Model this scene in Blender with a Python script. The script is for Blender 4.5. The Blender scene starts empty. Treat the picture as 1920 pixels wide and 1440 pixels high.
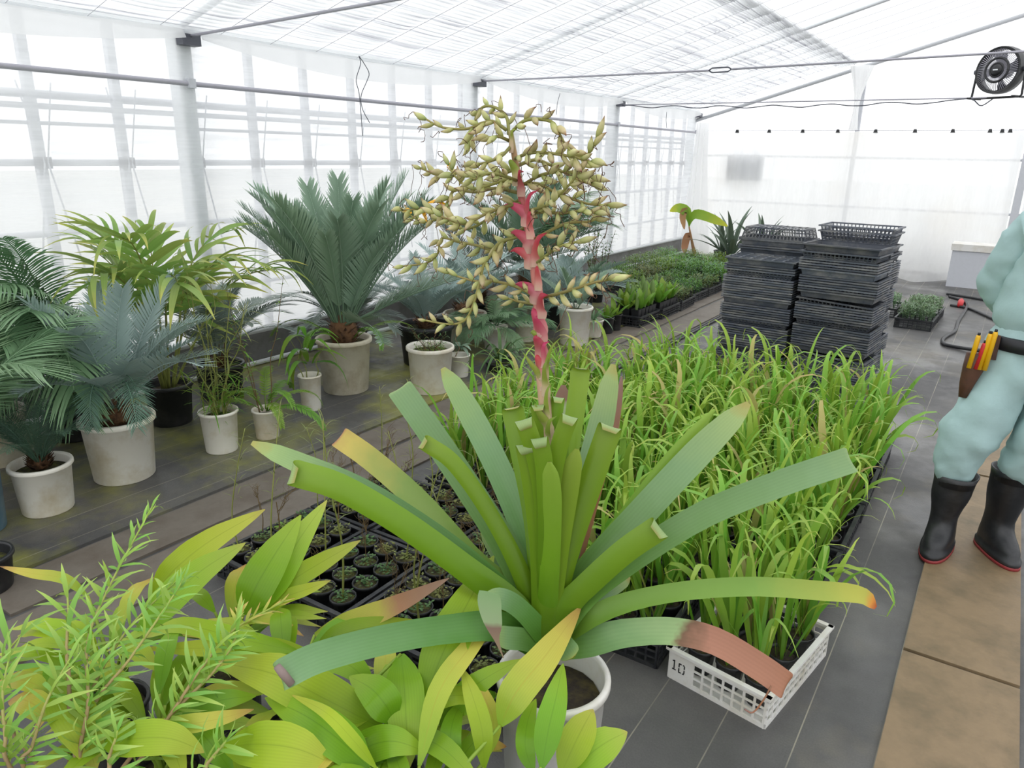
import bpy, math, random
import numpy as np
from mathutils import Vector, Matrix

random.seed(11)
RND = random.Random(5)
SC = bpy.context.scene
COL = SC.collection

# ------------------------------------------------------------------ camera
F, H = 1371.0, 1.68                       # focal length in pixels, eye height in metres
_d = np.array([960, -414, F]); _d /= np.linalg.norm(_d)
_n = np.cross(_d, np.array([1, .018, 0])); _n /= np.linalg.norm(_n)
_up = _n if _n[1] < 0 else -_n
_rt = np.cross(_d, _up)
if _rt[0] < 0: _rt = -_rt
R3 = np.array([_rt, _d, _up])             # world = R3 @ camera(x right, y down, z forward)
EYE = np.array([0, 0, H])
cam = bpy.data.cameras.new('camera'); cam.sensor_width = 36; cam.lens = F / 1920 * 36
cam.clip_start = .02
camo = bpy.data.objects.new('camera', cam); COL.objects.link(camo)
camo.matrix_world = Matrix([[R3[i, 0], -R3[i, 1], -R3[i, 2], EYE[i]] for i in range(3)] + [[0, 0, 0, 1]])
SC.camera = camo

# ------------------------------------------------------------------ light: overcast sky
W = bpy.data.worlds.new('overcast_sky'); SC.world = W; W.use_nodes = True
nt = W.node_tree; nt.nodes.clear()
tc = nt.nodes.new('ShaderNodeTexCoord'); sx = nt.nodes.new('ShaderNodeSeparateXYZ')
mr = nt.nodes.new('ShaderNodeMapRange'); bg = nt.nodes.new('ShaderNodeBackground'); wo = nt.nodes.new('ShaderNodeOutputWorld')
nt.links.new(tc.outputs['Generated'], sx.inputs[0]); nt.links.new(sx.outputs[2], mr.inputs['Value'])
mr.inputs['From Min'].default_value = 0; mr.inputs['From Max'].default_value = 1
mr.inputs['To Min'].default_value = 1.75; mr.inputs['To Max'].default_value = 2.7
nt.links.new(mr.outputs[0], bg.inputs['Strength']); bg.inputs['Color'].default_value = (.97, .985, 1, 1)
nt.links.new(bg.outputs[0], wo.inputs[0])
SC.view_settings.view_transform = 'Standard'; SC.view_settings.look = 'None'
SC.view_settings.gamma = 1; SC.view_settings.use_curve_mapping = False
SC.view_settings.exposure = -0.2

# ------------------------------------------------------------------ pixel helpers
def ray(x, y): return R3 @ np.array([x - 960, y - 720, F])
def fl(x, y, z=0.0):
    v = ray(x, y); return EYE + v * (z - H) / v[2]
def aty(x, y, Y):
    v = ray(x, y); return EYE + v * Y / v[1]
def atx(x, y, X):
    v = ray(x, y); return EYE + v * X / v[0]
def dep(x, y, d): return EYE + ray(x, y) * d / F
FH = np.array([R3[0, 2], R3[1, 2], 0]); FH /= np.linalg.norm(FH)   # level heading of the camera
def vpl(x, y, D):
    v = ray(x, y); return EYE + v * D / v.dot(FH)
def pj(p):
    c = R3.T @ (np.array(p, float) - EYE); return (960 + F * c[0] / c[2], 720 + F * c[1] / c[2], c[2])
def zat(xy, py):
    lo, hi = -1., 4.
    for _ in range(40):
        m = (lo + hi) / 2
        if pj([xy[0], xy[1], m])[1] > py: lo = m
        else: hi = m
    return m

# ------------------------------------------------------------------ materials
def s(r, g, b):
    f = lambda c: (c / 255 / 12.92) if c / 255 <= .04045 else ((c / 255 + .055) / 1.055) ** 2.4
    return (f(r), f(g), f(b), 1)
class N:
    def __init__(self, name):
        self.m = bpy.data.materials.new(name); self.m.use_nodes = True
        self.t = self.m.node_tree; self.t.nodes.clear()
        self.out = self('ShaderNodeOutputMaterial')
    def __call__(self, typ, **kw):
        n = self.t.nodes.new(typ)
        for k, v in kw.items():
            if isinstance(v, bpy.types.NodeSocket): self.t.links.new(v, n.inputs[k.replace('_', ' ')])
            elif k.replace('_', ' ') in n.inputs: n.inputs[k.replace('_', ' ')].default_value = v
            else: setattr(n, k, v)
        return n
    def link(self, a, b): self.t.links.new(a, b)
    def ramp(self, fac, stops):
        r = self('ShaderNodeValToRGB'); self.link(fac, r.inputs[0]); e = r.color_ramp.elements
        while len(e) < len(stops): e.new(.5)
        for i, (p, c) in enumerate(stops): e[i].position = p; e[i].color = c
        return r.outputs[0]
    def noise(self, scale, detail=3, vec=None, rough=.55):
        n = self('ShaderNodeTexNoise', Scale=scale, Detail=detail, Roughness=rough)
        if vec is not None: self.link(vec, n.inputs['Vector'])
        return n.outputs['Fac']
    def mix(self, fac, a, b, mode='MIX'):
        n = self('ShaderNodeMix', data_type='RGBA', blend_type=mode)
        for sock, v in ((n.inputs[0], fac), (n.inputs[6], a), (n.inputs[7], b)):
            if isinstance(v, bpy.types.NodeSocket): self.link(v, sock)
            else: sock.default_value = v
        return n.outputs[2]
    def vary(self, col, amount=.15, hue=.02):
        oi = self('ShaderNodeObjectInfo'); hs = self('ShaderNodeHueSaturation')
        a = self('ShaderNodeMapRange'); self.link(oi.outputs['Random'], a.inputs[0]); a.inputs[3].default_value = 1 - amount; a.inputs[4].default_value = 1 + amount
        b = self('ShaderNodeMath', operation='FRACT'); c = self('ShaderNodeMath', operation='MULTIPLY'); c.inputs[1].default_value = 7.13
        self.link(oi.outputs['Random'], c.inputs[0]); self.link(c.outputs[0], b.inputs[0])
        d = self('ShaderNodeMapRange'); self.link(b.outputs[0], d.inputs[0]); d.inputs[3].default_value = .5 - hue; d.inputs[4].default_value = .5 + hue
        self.link(a.outputs[0], hs.inputs['Value']); self.link(d.outputs[0], hs.inputs['Hue']); self.link(col, hs.inputs['Color'])
        return hs.outputs[0]
    def done(self, sh):
        self.link(sh, self.out.inputs[0]); return self.m
MATS = {}
def plain(name, c, rough=.5, var=0, spot=None, spot_scale=8, metal=0, bump=0, bscale=60, objvar=0, spec=.5, spot_lo=.45, spot_hi=.7):
    n = N(name); p = n('ShaderNodeBsdfPrincipled', Roughness=rough, Metallic=metal)
    p.inputs['Specular IOR Level'].default_value = spec
    tcd = n('ShaderNodeTexCoord').outputs['Object']
    if objvar:
        oi = n('ShaderNodeObjectInfo'); k = n('ShaderNodeMath', operation='MULTIPLY'); k.inputs[1].default_value = 37.0; n.link(oi.outputs['Random'], k.inputs[0])
        av = n('ShaderNodeVectorMath', operation='ADD'); n.link(tcd, av.inputs[0]); n.link(k.outputs[0], av.inputs[1]); tcd = av.outputs[0]
    col = None
    base = n('ShaderNodeRGB'); base.outputs[0].default_value = c; col = base.outputs[0]
    if var:
        f = n.noise(30, 4, tcd); col = n.mix(f, col, tuple(min(1, x * (1 - var)) for x in c[:3]) + (1,))
    if spot:
        f = n.ramp(n.noise(spot_scale, 5, tcd, .65), [(spot_lo, (0, 0, 0, 1)), (spot_hi, (1, 1, 1, 1))]); col = n.mix(f, col, spot)
    if objvar: col = n.vary(col, objvar, .01)
    n.link(col, p.inputs['Base Color'])
    if bump:
        b = n('ShaderNodeBump', Strength=bump, Distance=.004); n.link(n.noise(bscale, 4, tcd), b.inputs['Height']); n.link(b.outputs[0], p.inputs['Normal'])
    MATS[name] = n.done(p.outputs[0]); return MATS[name]
def leafm(name, stops, trans=.3, rough=.38, var=.14, hue=.02, stripe=0, spot=None, spec=.4, rib=None):
    """leaf: colour runs from base to tip along the blade's own length (uv.x)"""
    n = N(name); uv = n('ShaderNodeUVMap').outputs[0]; sp = n('ShaderNodeSeparateXYZ'); n.link(uv, sp.inputs[0])
    tcd = n('ShaderNodeTexCoord').outputs['Object']
    fac = sp.outputs[0]
    if len(stops) > 1:
        a = n('ShaderNodeMath', operation='MULTIPLY_ADD'); n.link(n.noise(14, 3, tcd), a.inputs[0]); a.inputs[1].default_value = .16
        b = n('ShaderNodeMath', operation='ADD'); b.inputs[1].default_value = -.08; n.link(fac, b.inputs[0]); n.link(b.outputs[0], a.inputs[2]); fac = a.outputs[0]
        col = n.ramp(fac, stops)
    else:
        c = n('ShaderNodeRGB'); c.outputs[0].default_value = stops[0][1]; col = c.outputs[0]
    if spot: col = n.mix(n.ramp(n.noise(9, 4, tcd), [(.5, (0, 0, 0, 1)), (.72, (1, 1, 1, 1))]), col, spot)
    if stripe:
        w = n('ShaderNodeMath', operation='MULTIPLY'); w.inputs[1].default_value = stripe; n.link(sp.outputs[1], w.inputs[0])
        q = n('ShaderNodeMath', operation='SINE'); n.link(w.outputs[0], q.inputs[0])
        q2 = n('ShaderNodeMapRange'); n.link(q.outputs[0], q2.inputs[0]); q2.inputs[1].default_value = -1; q2.inputs[3].default_value = .965; q2.inputs[4].default_value = 1.02
        col = n.mix(1.0, col, q2.outputs[0], 'MULTIPLY')
    if rib:
        a = n('ShaderNodeMath', operation='SUBTRACT'); n.link(sp.outputs[1], a.inputs[0]); a.inputs[1].default_value = .5
        b = n('ShaderNodeMath', operation='ABSOLUTE'); n.link(a.outputs[0], b.inputs[0])
        col = n.mix(n.ramp(b.outputs[0], [(.006, (.4, .4, .4, 1)), (.022, (0, 0, 0, 1))]), col, rib)
    col = n.vary(col, var, hue)
    p = n('ShaderNodeBsdfPrincipled', Roughness=rough); p.inputs['Specular IOR Level'].default_value = spec
    n.link(col, p.inputs['Base Color']); t = n('ShaderNodeBsdfTranslucent'); n.link(col, t.inputs[0])
    mx = n('ShaderNodeMixShader'); mx.inputs[0].default_value = trans
    n.link(p.outputs[0], mx.inputs[1]); n.link(t.outputs[0], mx.inputs[2])
    MATS[name] = n.done(mx.outputs[0]); return MATS[name]
def film(name, clear=.5, col=(.93, .94, .95, 1), wrinkle=.0, wscale=(1, 8, 8), stain=None):
    n = N(name); tr = n('ShaderNodeBsdfTransparent'); tl = n('ShaderNodeBsdfTranslucent'); df = n('ShaderNodeBsdfDiffuse')
    tl.inputs[0].default_value = col; df.inputs[0].default_value = col
    tcd = n('ShaderNodeTexCoord').outputs['Object']
    if stain:
        c = n.mix(n.ramp(n.noise(.8, 4, tcd), [(.5, (0, 0, 0, 1)), (.75, (.6, .6, .6, 1))]), col, stain); n.link(c, tl.inputs[0]); n.link(c, df.inputs[0])
    m1 = n('ShaderNodeMixShader'); m1.inputs[0].default_value = .35; n.link(tl.outputs[0], m1.inputs[1]); n.link(df.outputs[0], m1.inputs[2])
    m2 = n('ShaderNodeMixShader'); n.link(m1.outputs[0], m2.inputs[1]); n.link(tr.outputs[0], m2.inputs[2]); m2.inputs[0].default_value = clear
    if wrinkle:
        mp = n('ShaderNodeMapping'); mp.inputs['Scale'].default_value = wscale; n.link(tcd, mp.inputs[0])
        f = n.noise(3, 4, mp.outputs[0]); g = n('ShaderNodeMapRange'); n.link(f, g.inputs[0]); g.inputs[1].default_value = .3; g.inputs[2].default_value = .7
        g.inputs[3].default_value = max(0, clear - wrinkle); g.inputs[4].default_value = min(1, clear + wrinkle); n.link(g.outputs[0], m2.inputs[0])
    MATS[name] = n.done(m2.outputs[0]); return MATS[name]

# ------------------------------------------------------------------ mesh helpers
class MB:
    def __init__(self): self.v = []; self.f = []; self.u = []; self.mi = []
    def add(self, vs, fs, us=None, mi=0):
        o = len(self.v); self.v += [tuple(map(float, p)) for p in vs]
        self.u += us if us else [(0, 0)] * len(vs)
        for f in fs: self.f.append(tuple(i + o for i in f)); self.mi.append(mi)
        return self
    def box(self, c, d, rz=0, mi=0, taper=1):
        cx, cy, cz = c; x, y, z = d[0] / 2, d[1] / 2, d[2] / 2; C_, S_ = math.cos(rz), math.sin(rz)
        vs = []
        for k in (-1, 1):
            t = taper if k < 0 else 1
            for i, j in ((-1, -1), (1, -1), (1, 1), (-1, 1)):
                a, b = i * x * t, j * y * t; vs.append((cx + a * C_ - b * S_, cy + a * S_ + b * C_, cz + k * z))
        return self.add(vs, [(3, 2, 1, 0), (4, 5, 6, 7), (0, 1, 5, 4), (1, 2, 6, 5), (2, 3, 7, 6), (3, 0, 4, 7)], mi=mi)
    def tube(self, pts, rad, n=8, cap=True, mi=0):
        pts = [np.array(p, float) for p in pts]; N_ = len(pts)
        rad = rad if hasattr(rad, '__len__') else [rad] * N_
        vs, us = [], []; prev = None
        for i, p in enumerate(pts):
            t = pts[min(i + 1, N_ - 1)] - pts[max(i - 1, 0)]; t = t / (np.linalg.norm(t) + 1e-9)
            if prev is None:
                a = np.array([0, 0, 1.]) if abs(t[2]) < .9 else np.array([1., 0, 0])
            else: a = prev
            a = a - t * a.dot(t); a /= np.linalg.norm(a) + 1e-9; b = np.cross(t, a); prev = a
            for k in range(n):
                q = 2 * math.pi * k / n; vs.append(p + rad[i] * (a * math.cos(q) + b * math.sin(q))); us.append((i / max(1, N_ - 1), k / n))
        fs = [(i * n + k, i * n + (k + 1) % n, (i + 1) * n + (k + 1) % n, (i + 1) * n + k) for i in range(N_ - 1) for k in range(n)]
        if cap: fs += [tuple(range(n))[::-1], tuple((N_ - 1) * n + k for k in range(n))]
        return self.add(vs, fs, us, mi)
    def lathe(self, prof, n=32, c=(0, 0, 0), mi=0, wob=None):
        vs, us = [], []
        for i, (r, z) in enumerate(prof):
            for k in range(n):
                q = 2 * math.pi * k / n; rr = r * (wob(i, q) if wob else 1)
                vs.append((c[0] + rr * math.cos(q), c[1] + rr * math.sin(q), c[2] + z)); us.append((i / (len(prof) - 1), k / n))
        fs = [(i * n + k, i * n + (k + 1) % n, (i + 1) * n + (k + 1) % n, (i + 1) * n + k) for i in range(len(prof) - 1) for k in range(n)]
        return self.add(vs, fs, us, mi)
    def rings(self, rings, mi=0, cap=True):
        n = len(rings[0]); vs = [p for r in rings for p in r]
        fs = [(i * n + k, i * n + (k + 1) % n, (i + 1) * n + (k + 1) % n, (i + 1) * n + k) for i in range(len(rings) - 1) for k in range(n)]
        if cap: fs += [tuple(range(n))[::-1], tuple((len(rings) - 1) * n + k for k in range(n))]
        return self.add(vs, fs, None, mi)
    def ribbon(self, pts, wid, hint, chan=.0, ns=4, thick=0, mi=0, mib=None, wave=0):
        """leaf blade along pts; hint = direction its upper face looks; chan = depth of the V/U channel relative to width"""
        pts = [np.array(p, float) for p in pts]; N_ = len(pts); hint = np.array(hint, float); vs, us = [], []; prev = None
        ups = []
        for i, p in enumerate(pts):
            t = pts[min(i + 1, N_ - 1)] - pts[max(i - 1, 0)]; t /= np.linalg.norm(t) + 1e-9
            if prev is None: h = hint
            else: h = prev + .25 * hint if prev.dot(hint) > 0 else prev
            up = h - t * h.dot(t); l = np.linalg.norm(up)
            up = up / l if l > 1e-6 else prev
            prev = up; sd = np.cross(t, up); ups.append(up)
            for k in range(ns + 1):
                q = 2 * k / ns - 1; w = wid[i] / 2
                vs.append(p + sd * q * w + up * (chan * (1 - .75 * i / (N_ - 1)) * wid[i] * (q * q - .4) + wave * wid[i] * q * q * math.sin(i * 1.9 + (1 if q > 0 else 0)))); us.append((i / (N_ - 1), k / ns))
        m = ns + 1
        fs = [(i * m + k, i * m + k + 1, (i + 1) * m + k + 1, (i + 1) * m + k) for i in range(N_ - 1) for k in range(ns)]
        self.add(vs, fs, us, mi)
        if thick:
            v2 = [vs[i] - ups[i // m] * thick * (1 - .9 * abs(2 * (i % m) / ns - 1) ** 4) for i in range(len(vs))]
            self.add(v2, [f[::-1] for f in fs], us, mi if mib is None else mib)
        return self
    def build(self, name, mats, smooth=True):
        me = bpy.data.meshes.new(name); me.from_pydata(self.v, [], self.f)
        if not isinstance(mats, (list, tuple)): mats = [mats]
        for m in mats: me.materials.append(MATS[m] if isinstance(m, str) else m)
        uvl = me.uv_layers.new(name='UVMap'); li = np.empty(len(me.loops), np.int32); me.loops.foreach_get('vertex_index', li)
        uvl.data.foreach_set('uv', np.array(self.u, np.float32)[li].ravel())
        if len(mats) > 1: me.polygons.foreach_set('material_index', self.mi)
        if smooth: me.polygons.foreach_set('use_smooth', [True] * len(self.f))
        me.update(); return me
def link(name, data, parent=None, loc=None, rot=None, scale=None, mat=None):
    o = bpy.data.objects.new(name, data); COL.objects.link(o)
    if parent is not None: o.parent = parent
    if mat is not None: o.matrix_basis = mat
    else:
        if loc is not None: o.location = loc
        if rot is not None: o.rotation_euler = rot
        if scale is not None: o.scale = (scale,) * 3 if not hasattr(scale, '__len__') else scale
    return o
def tag(o, label, cat, group=None, kind=None):
    o['label'] = label; o['category'] = cat
    if group: o['group'] = group
    if kind: o['kind'] = kind
    return o
def thing(name, label, cat, loc=(0, 0, 0), rz=0, group=None):
    return tag(link(name, None, loc=tuple(map(float, loc)), rot=(0, 0, rz)), label, cat, group)
def struct(name, data, loc=(0, 0, 0)):
    o = link(name, data, loc=loc); o['kind'] = 'structure'; return o
def flat(m, *a): return m.build(*a, smooth=False)
def spline(P, n):
    """Catmull-Rom through P sampled at n points"""
    P = [np.array(p, float) for p in P]; P = [2 * P[0] - P[1]] + P + [2 * P[-1] - P[-2]]; out = []
    for q in np.linspace(0, len(P) - 3 - 1e-6, n):
        i = int(q); t = q - i; a, b, c, d = P[i:i + 4]
        out.append(.5 * (2 * b + (c - a) * t + (2 * a - 5 * b + 4 * c - d) * t * t + (3 * b - a - 3 * c + d) * t ** 3))
    return out
def basis(x, up, o):
    x = Vector(x).normalized(); y = Vector(up).cross(x)
    if y.length < 1e-5: y = Vector((0, 1, 0)).cross(x)
    y.normalize(); z = x.cross(y); m = Matrix((x, y, z)).transposed().to_4x4(); m.translation = Vector(o); return m
#@@SECTIONS
# ------------------------------------------------------------------ structural materials
def floor_mat(name, moss):
    n = N(name); tcd = n('ShaderNodeTexCoord').outputs['Object']; sp = n('ShaderNodeSeparateXYZ'); n.link(tcd, sp.inputs[0])
    g = n.noise(1.3, 6, tcd, .6); fine = n.noise(180, 2, tcd)
    col = n.ramp(g, [(.3, s(70, 69, 69)), (.5, s(88, 87, 86)), (.7, s(108, 106, 102))])
    col = n.mix(n.ramp(n.noise(.9, 5, tcd, .7), [(.52, (0, 0, 0, 1)), (.7, (.7, .7, .7, 1))]), col, s(114, 107, 93))
    col = n.mix(.25, col, fine, 'OVERLAY')
    if moss:
        col = n.mix(n.ramp(n.noise(1.7, 5, tcd, .6), [(.44, (0, 0, 0, 1)), (.66, (.85, .85, .85, 1))]), col, s(146, 146, 62))
    # woven guide lines in the weed mat
    a = n('ShaderNodeMath', operation='MULTIPLY_ADD'); n.link(sp.outputs[0], a.inputs[0]); a.inputs[1].default_value = 1 / .211; a.inputs[2].default_value = 50.2275
    b = n('ShaderNodeMath', operation='FRACT'); n.link(a.outputs[0], b.inputs[0])
    c = n('ShaderNodeMath', operation='LESS_THAN'); n.link(b.outputs[0], c.inputs[0]); c.inputs[1].default_value = .018
    d = n('ShaderNodeMath', operation='MULTIPLY'); n.link(c.outputs[0], d.inputs[0]); n.link(n.ramp(n.noise(2.5, 3, tcd), [(.35, (.15,) * 3 + (1,)), (.6, (.7,) * 3 + (1,))]), d.inputs[1])
    col = n.mix(d.outputs[0], col, s(176, 170, 150))
    p = n('ShaderNodeBsdfPrincipled'); n.link(col, p.inputs['Base Color'])
    n.link(n.ramp(n.noise(1.1, 5, tcd, .7), [(.38, (.28,) * 3 + (1,)), (.55, (.62,) * 3 + (1,))]), p.inputs['Roughness'])
    bm = n('ShaderNodeBump', Strength=.25, Distance=.004); n.link(n.noise(120, 3, tcd), bm.inputs['Height']); n.link(bm.outputs[0], p.inputs['Normal'])
    MATS[name] = n.done(p.outputs[0])
floor_mat('weed_mat', False); floor_mat('mossy_mat', True)
plain('board', s(146, 124, 94), .55, .25, s(106, 92, 68), 4, bump=.5, bscale=40)
plain('board_grey', s(122, 114, 104), .6, .25, s(100, 90, 80), 5, bump=.4, bscale=40)
plain('pale_ground', s(190, 190, 186), .9, .2)
plain('galvanised', s(232, 235, 237), .45, .12, metal=0, spec=.3)
plain('steel_frame', s(206, 208, 214), .6, .1)
plain('dark_steel', s(84, 86, 96), .45)
plain('wire', s(176, 174, 184), .5)
plain('kerb_mat', s(140, 139, 138), .7, .2, s(110, 108, 104), 4)
plain('beam_steel', s(196, 198, 202), .5)
plain('black_plastic', s(38, 40, 45), .42, .2, s(70, 70, 70), 14, objvar=.12)
plain('tray_plastic', s(84, 90, 100), .5, .25, s(132, 131, 127), 5, objvar=.35, bump=.3, bscale=30)
plain('white_plastic', s(232, 230, 226), .35, .03, s(212, 206, 192), 6)
plain('pot_white', s(243, 239, 228), .45, .04, s(214, 202, 176), 5, objvar=.05)
plain('pot_beige', s(224, 217, 198), .5, .08, s(186, 174, 146), 6)
plain('pot_black', s(34, 35, 38), .4, .15, s(60, 60, 60), 10)
plain('pot_blue', s(96, 128, 148), .5, .15, s(130, 150, 158), 6)
plain('soil', s(52, 44, 36), .95, .4, s(84, 74, 40), 20, bump=1, bscale=90)
plain('moss_soil', s(56, 52, 34), .95, .4, s(104, 108, 40), 26, bump=1, bscale=120)
plain('black_rubber', s(36, 37, 40), .42, .15, s(62, 62, 64), 7)
film('wall_film', .34, wrinkle=.14, wscale=(1, .25, 6))
film('roof_film', .46, col=(.62, .63, .64, 1))
film('clear_film', .78, wrinkle=.05)
film('curtain_film', .16, col=(.93, .93, .925, 1), wrinkle=.08, wscale=(3, 1, .35), stain=(.86, .82, .76, 1))
film('loose_film', .18, col=(.95, .95, .95, 1))
def shade_mat():
    n = N('shade_cloth'); uv = n('ShaderNodeUVMap').outputs[0]; sp = n('ShaderNodeSeparateXYZ'); n.link(uv, sp.inputs[0])
    tcd = n('ShaderNodeTexCoord').outputs['Object']
    mp = n('ShaderNodeMapping'); mp.inputs['Scale'].default_value = (150, 9, 1); n.link(uv, mp.inputs[0])
    st = n.noise(1.0, 2, mp.outputs[0])
    col = n.ramp(st, [(.36, (.42, .42, .47, 1)), (.46, (.95, .96, .97, 1))])  # grey lines: the cloth's strip pattern, with shade of the folds painted in
    tl = n('ShaderNodeBsdfTranslucent'); df = n('ShaderNodeBsdfDiffuse'); tr = n('ShaderNodeBsdfTransparent')
    n.link(col, tl.inputs[0]); n.link(col, df.inputs[0])
    m = n('ShaderNodeMixShader'); m.inputs[0].default_value = .3; n.link(tl.outputs[0], m.inputs[1]); n.link(df.outputs[0], m.inputs[2])
    m2 = n('ShaderNodeMixShader'); m2.inputs[0].default_value = .42; n.link(m.outputs[0], m2.inputs[1]); n.link(tr.outputs[0], m2.inputs[2])
    MATS['shade_cloth'] = n.done(m2.outputs[0])
shade_mat()

# ------------------------------------------------------------------ floor and ground
YB, YF, XW = -4.0, 13.3, 5.0
def quad(pts): return MB().add(pts, [(0, 1, 2, 3)])
struct('ground_outside', quad([(-60, -60, -.06), (60, -60, -.06), (60, 70, -.06), (-60, 70, -.06)]).build('ground_outside', 'pale_ground'))
floor = struct('floor', flat(MB().box((0, (YB + YF) / 2, -.03), (2 * XW + .3, YF - YB + .3, .06)), 'floor', 'weed_mat'))
link('raised_mat', flat(MB().box((-4.06, (YB + YF) / 2, .006), (1.86, YF - YB, .016)), 'raised_mat', 'mossy_mat'), floor)
def board(x0, x1, y0, y1, m, z=.012):
    b = MB().box(((x0 + x1) / 2, (y0 + y1) / 2, z / 2), (x1 - x0, y1 - y0, z)); return link('path_board', flat(b, 'path_board', m), floor)
for y0, y1 in ((.8, 2.63), (2.65, 4.575), (4.6, 6.42), (6.44, 8.26)): board(-.045, .305, y0, y1, 'board')
y = -1.2
while y < 12.5:
    board(-2.80 + RND.uniform(-.01, .01), -2.52, y, y + 3.60, 'board_grey'); board(-3.10, -2.84 + RND.uniform(-.01, .01), y - 1.5, y + 2.10, 'board_grey'); y += 3.62

# ------------------------------------------------------------------ left wall
def sheet(f, nu, nv, uvs=None):
    vs, us = [], []
    for i in range(nu + 1):
        for j in range(nv + 1): vs.append(f(i / nu, j / nv)); us.append((i / nu, j / nv))
    return MB().add(vs, [(i * (nv + 1) + j, (i + 1) * (nv + 1) + j, (i + 1) * (nv + 1) + j + 1, i * (nv + 1) + j + 1) for i in range(nu) for j in range(nv)], us)
wl = struct('wall_left', None)
link('wall_film', sheet(lambda u, v: (-XW + .06 + .012 * math.sin(u * 90 + v * 7) * math.sin(v * 3.14) + .006 * math.sin(v * 40 + u * 31), YB + u * (YF - YB), .25 + v * 2.2), 160, 24).build('wall_film', 'wall_film'), wl)
for k in range(-11, 21):
    yk = 2.339 + .54 * k
    link('wall_upright', flat(MB().box((-5.135, yk, 1.24), (.05, .055, 2.42)), 'wall_upright', 'steel_frame'), wl)
    link('clamp', flat(MB().box((-5.10, yk, 1.577), (.05, .085, .07)), 'clamp', 'dark_steel'), wl)
    for sg in (-1, 1):
        link('brace', MB().tube([(-5.06, yk + sg * .16, .75), (-5.06, yk + sg * .01, 1.577)], .006, 5).build('brace', 'steel_frame'), wl)
        link('brace', MB().tube([(-5.06, yk + sg * .10, 2.05), (-5.06, yk + sg * .01, 1.577)], .005, 5).build('brace', 'steel_frame'), wl)
for z, r in ((1.577, .022), (1.815, .012), (1.915, .018), (1.985, .026), (1.136, .022), (.62, .018)):
    link('girt', MB().tube([(-5.165, YB, z), (-5.165, YF, z)], r, 8).build('girt', 'steel_frame'), wl)
link('wall_pipe', MB().tube([(-4.93, YB, 2.115), (-4.93, YF - .1, 2.10)], .0165, 10).build('wall_pipe', 'wire'), wl)
for yk in (-3.43, -.06, 3.31, 6.676, 10.057, 13.2):
    link('post', flat(MB().box((-5.025, yk, 1.215), (.115, .115, 2.43)), 'post', 'galvanised'), wl)
    link('post_bracket', flat(MB().box((-4.905, yk, 2.385), (.09, .14, .07)), 'post_bracket', 'dark_steel'), wl)
    link('pipe_clip', flat(MB().box((-4.925, yk, 2.11), (.05, .05, .06)), 'pipe_clip', 'steel_frame'), wl)
link('kerb', flat(MB().box((-5.0, (YB + YF) / 2, .13), (.16, YF - YB, .27)), 'kerb', 'kerb_mat'), wl)
link('base_pipe', MB().tube([(-4.88, YB, .29), (-4.88, YF, .29)], .022, 8).build('base_pipe', 'galvanised'), wl)
link('base_pipe', MB().tube([(-4.86, YB, .035), (-4.86, YF, .035)], .02, 8).build('base_pipe', 'galvanised'), wl)
# loose strip of film sagging between the posts under the eave
for i, (a, b) in enumerate(((-.06, 3.31), (3.31, 6.676), (6.676, 10.057), (10.057, 13.2))):
    def fv(u, v, a=a, b=b):
        sag = 4 * u * (1 - u); y_ = a + .06 + u * (b - a - .12)
        return (-4.83 - .03 * v + .025 * math.sin(u * 22) * v, y_, 2.45 - (.06 + .10 * sag) * (1 - v) - .03 * sag)
    link('eave_valance', sheet(fv, 40, 5).build('eave_valance', 'loose_film'), wl)
wr = struct('wall_right', None)
link('wall_film', sheet(lambda u, v: (XW, YB + u * (YF - YB), v * 2.45), 4, 2).build('wall_film', 'wall_film'), wr)
for k in range(-3, 11):
    link('wall_upright', flat(MB().box((5.075, -.06 + 1.2 * k, 1.24), (.05, .055, 2.42)), 'wall_upright', 'steel_frame'), wr)

# ------------------------------------------------------------------ roof
RZ = lambda x: 2.45 + .29 * (XW - abs(x))
ce = struct('ceiling', None)
for sg in (-1, 1):
    link('roof_film', quad([(sg * (XW + .1), YB, RZ(XW) + .02), (sg * (XW + .1), YF + .1, RZ(XW) + .02), (0, YF + .1, RZ(0) + .05), (0, YB, RZ(0) + .05)]).build('roof_film', 'roof_film'), ce)
    link('gable_beam', MB().tube([(sg * -5.0, 13.24, 2.29), (sg * 0, 13.24, 3.745)], .03, 10).build('gable_beam', 'beam_steel'), ce)
    for yk in (-.06, 3.31, 6.676, 10.057):
        link('rafter', MB().tube([(sg * 5.0, yk, 2.47), (sg * 0, yk, 3.90)], .022, 8).build('rafter', 'galvanised'), ce)
    link('eave_rail', flat(MB().box((sg * 4.97, (YB + YF) / 2, 2.46), (.06, YF - YB, .05)), 'eave_rail', 'galvanised'), ce)

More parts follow.
